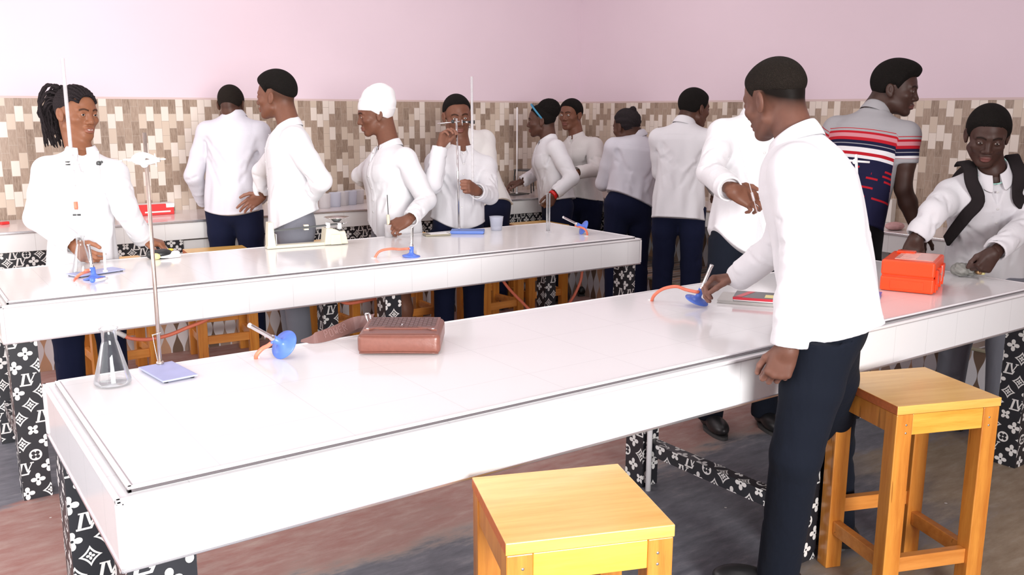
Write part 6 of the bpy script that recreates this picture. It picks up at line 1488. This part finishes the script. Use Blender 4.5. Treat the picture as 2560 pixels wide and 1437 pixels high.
person('polo', dict(label='man in striped polo bending towards the right counter', d=4.60, scale=1.03, skin='dark', neck=(2190, 280), pelvis=(2118, 545), yaw=138, head=(2238, 226, -.03), look=(58, 8, 2), head_scale=1.08, hair='flat', cloth='stripes', hem=-0.06, kw=1.06, kd=1.05, sw=.172, open=.3, folds=.5, pulls=4, jaw=1.06, neck_r=.056, gaze=(.2, 1, -.05),
    armR=dict(e=(2258, 472, .03), w=(2296, 582, .06), hdir=(.15, -.95, .2), palm=(.3, 0, .9), pose='relaxed', short=.52, bare=True), armL=dict(e=(2048, 420, .1), w=(2070, 540, 'f'), short=.52, bare=True, show=True, hdir=(.2, -.9, .3), palm=(.5, 0, .5)), bottom='black_tr', placket=False))
person('backpack_boy', dict(label='student wearing a backpack, head bowed over the orange case', d=4.20, scale=1.03, skin='dark', neck=(2480, 424, -.20), pelvis=(2458, 655, .12), yaw=-8, head=(2468, 340, -.25), look=(-22, 22, 3), lid=.6, head_scale=1.06, hair='short', cloth='shirt', hem=-.15, kw=1.02, kd=1.0, open=.6, buttons=True, gaze=(0, 1, -.12),
    armR=dict(e=(2334, 530, -.10), w=(2291, 592, .0), hdir=(-.25, -.95, .0), palm=(.2, 0, 1), pose='curl'), armL=dict(e=(2572, 556, -.06), w=(2488, 628, -.10), hdir=(-.55, -.8, -.1), palm=(-.1, 0, 1), pose='fist', fl=.25), bottom='grey', shoes='shoewhite', legL=dict(a=(2500, 1040, .0), az=.085, toe=-5)))

# things worn or carried
I = PEOPLE['backpack_boy']; TO, O = I['TO'], I['O']
bp = thing('backpack', 'dark backpack worn by the student behind the orange case', 'backpack', (O[0], O[1], 0))
def strap_band(sg):
    r, f = TO.frame(.9); pts, wid = [], []
    for t, th in ((.34, 1.40), (.45, 1.22), (.58, 1.02), (.72, .82), (.85, .62)): pts.append((TO.at(t, sg*th, .012), TO.at(t, sg*th, 1.0)-TO.at(t, sg*th, 0)))
    for t, u, v in ((.955, .098, .062), (1.01, .092, .0), (.985, .10, -.07), (.90, .10, -.115)):
        pts.append((TO.centre(t)+r*(sg*u)+f*v+TO.a*.018, TO.a+f*(v*6)))
    P = bez([p for p, n in pts], 5); Nn = bez([n/np.linalg.norm(n) for p, n in pts], 5); T = np.gradient(P, axis=0); V = []; F_ = []
    for p, n, t in zip(P, Nn, T):
        t = t/np.linalg.norm(t); n = n-t*(n @ t); n /= np.linalg.norm(n); s = np.cross(t, n); w = .030
        V += [p-s*w-n*.004, p+s*w-n*.004, p+s*(w*.85)+n*.009, p-s*(w*.85)+n*.009]
    k = len(P)
    for i in range(k-1):
        for j in range(4): F_.append((4*i+j, 4*i+(j+1) % 4, 4*i+4+(j+1) % 4, 4*i+4+j))
    F_ += [(0, 3, 2, 1), (4*k-4, 4*k-3, 4*k-2, 4*k-1)]
    o = link('shoulder_strap', fast_mesh('shoulder_strap', np.array(V)-O, F_, [M['strapblack']]), bp); b = o.modifiers.new('edge', 'BEVEL'); b.width = .004; b.segments = 2
for sg in (1, -1): strap_band(sg)
r, f = TO.frame(.6); Rb = np.stack([r, f, TO.a], 1); F_ = Field(TO.centre(.6)-f*.2-.3, TO.centre(.6)-f*.2+.3, .01)
F_.ell(TO.centre(.50)-f*.20, (.125, .075, .17), Rb, .02); F_.ell(TO.centre(.62)-f*.18, (.11, .065, .12), Rb, .05); v, q = F_.mesh(); link('pack', fast_mesh('pack', v-O, q, [M['strapblack']]), bp)
mb = MB(); N_ = I['N']; r, f = TO.frame(1.0); up = TO.a
mb.tube(np.array([N_+r*(.066*math.sin(a))+f*(.070*math.cos(a)+.012)+up*(.012-.034*math.cos(a)) for a in np.linspace(0, 2*math.pi, 41)])-O, .0032, 8); t = link('necklace', fast_mesh('necklace', mb.v, mb.f, [M['mint']]), I['root'])
I = PEOPLE['headband']; a = I['arms']['L']; ax = (a['w']-a['e'])/np.linalg.norm(a['w']-a['e']); c = a['w']+ax*.012; R = frame_from(ax)
mb = MB(); mb.lathe([(.033, -.012), (.037, -.012), (.038, 0), (.037, .012), (.033, .012)], c-I['O'], 24, 0, R); o = link('bracelet', fast_mesh('bracelet', mb.v, mb.f, [M['bracelet']]), I['root']); o['label'] = 'red bracelet'
I = PEOPLE['masked']; dm = depth_of(I['arms']['R']['w'])-.05
t = thing('glass_rod', 'thin pale rod held between fingers of the student with hidden head', 'rod', atd(1912, 600, dm)); a, b = atd(1838, 330, dm+.02), atd(1912, 600, dm); mb = MB(); mb.tube([a-b, (0, 0, 0)], .0018, 8); mb.tube([(a-b)*.36, (a-b)*.44], .0055, 10); build('stem', mb, M['milk'], t)
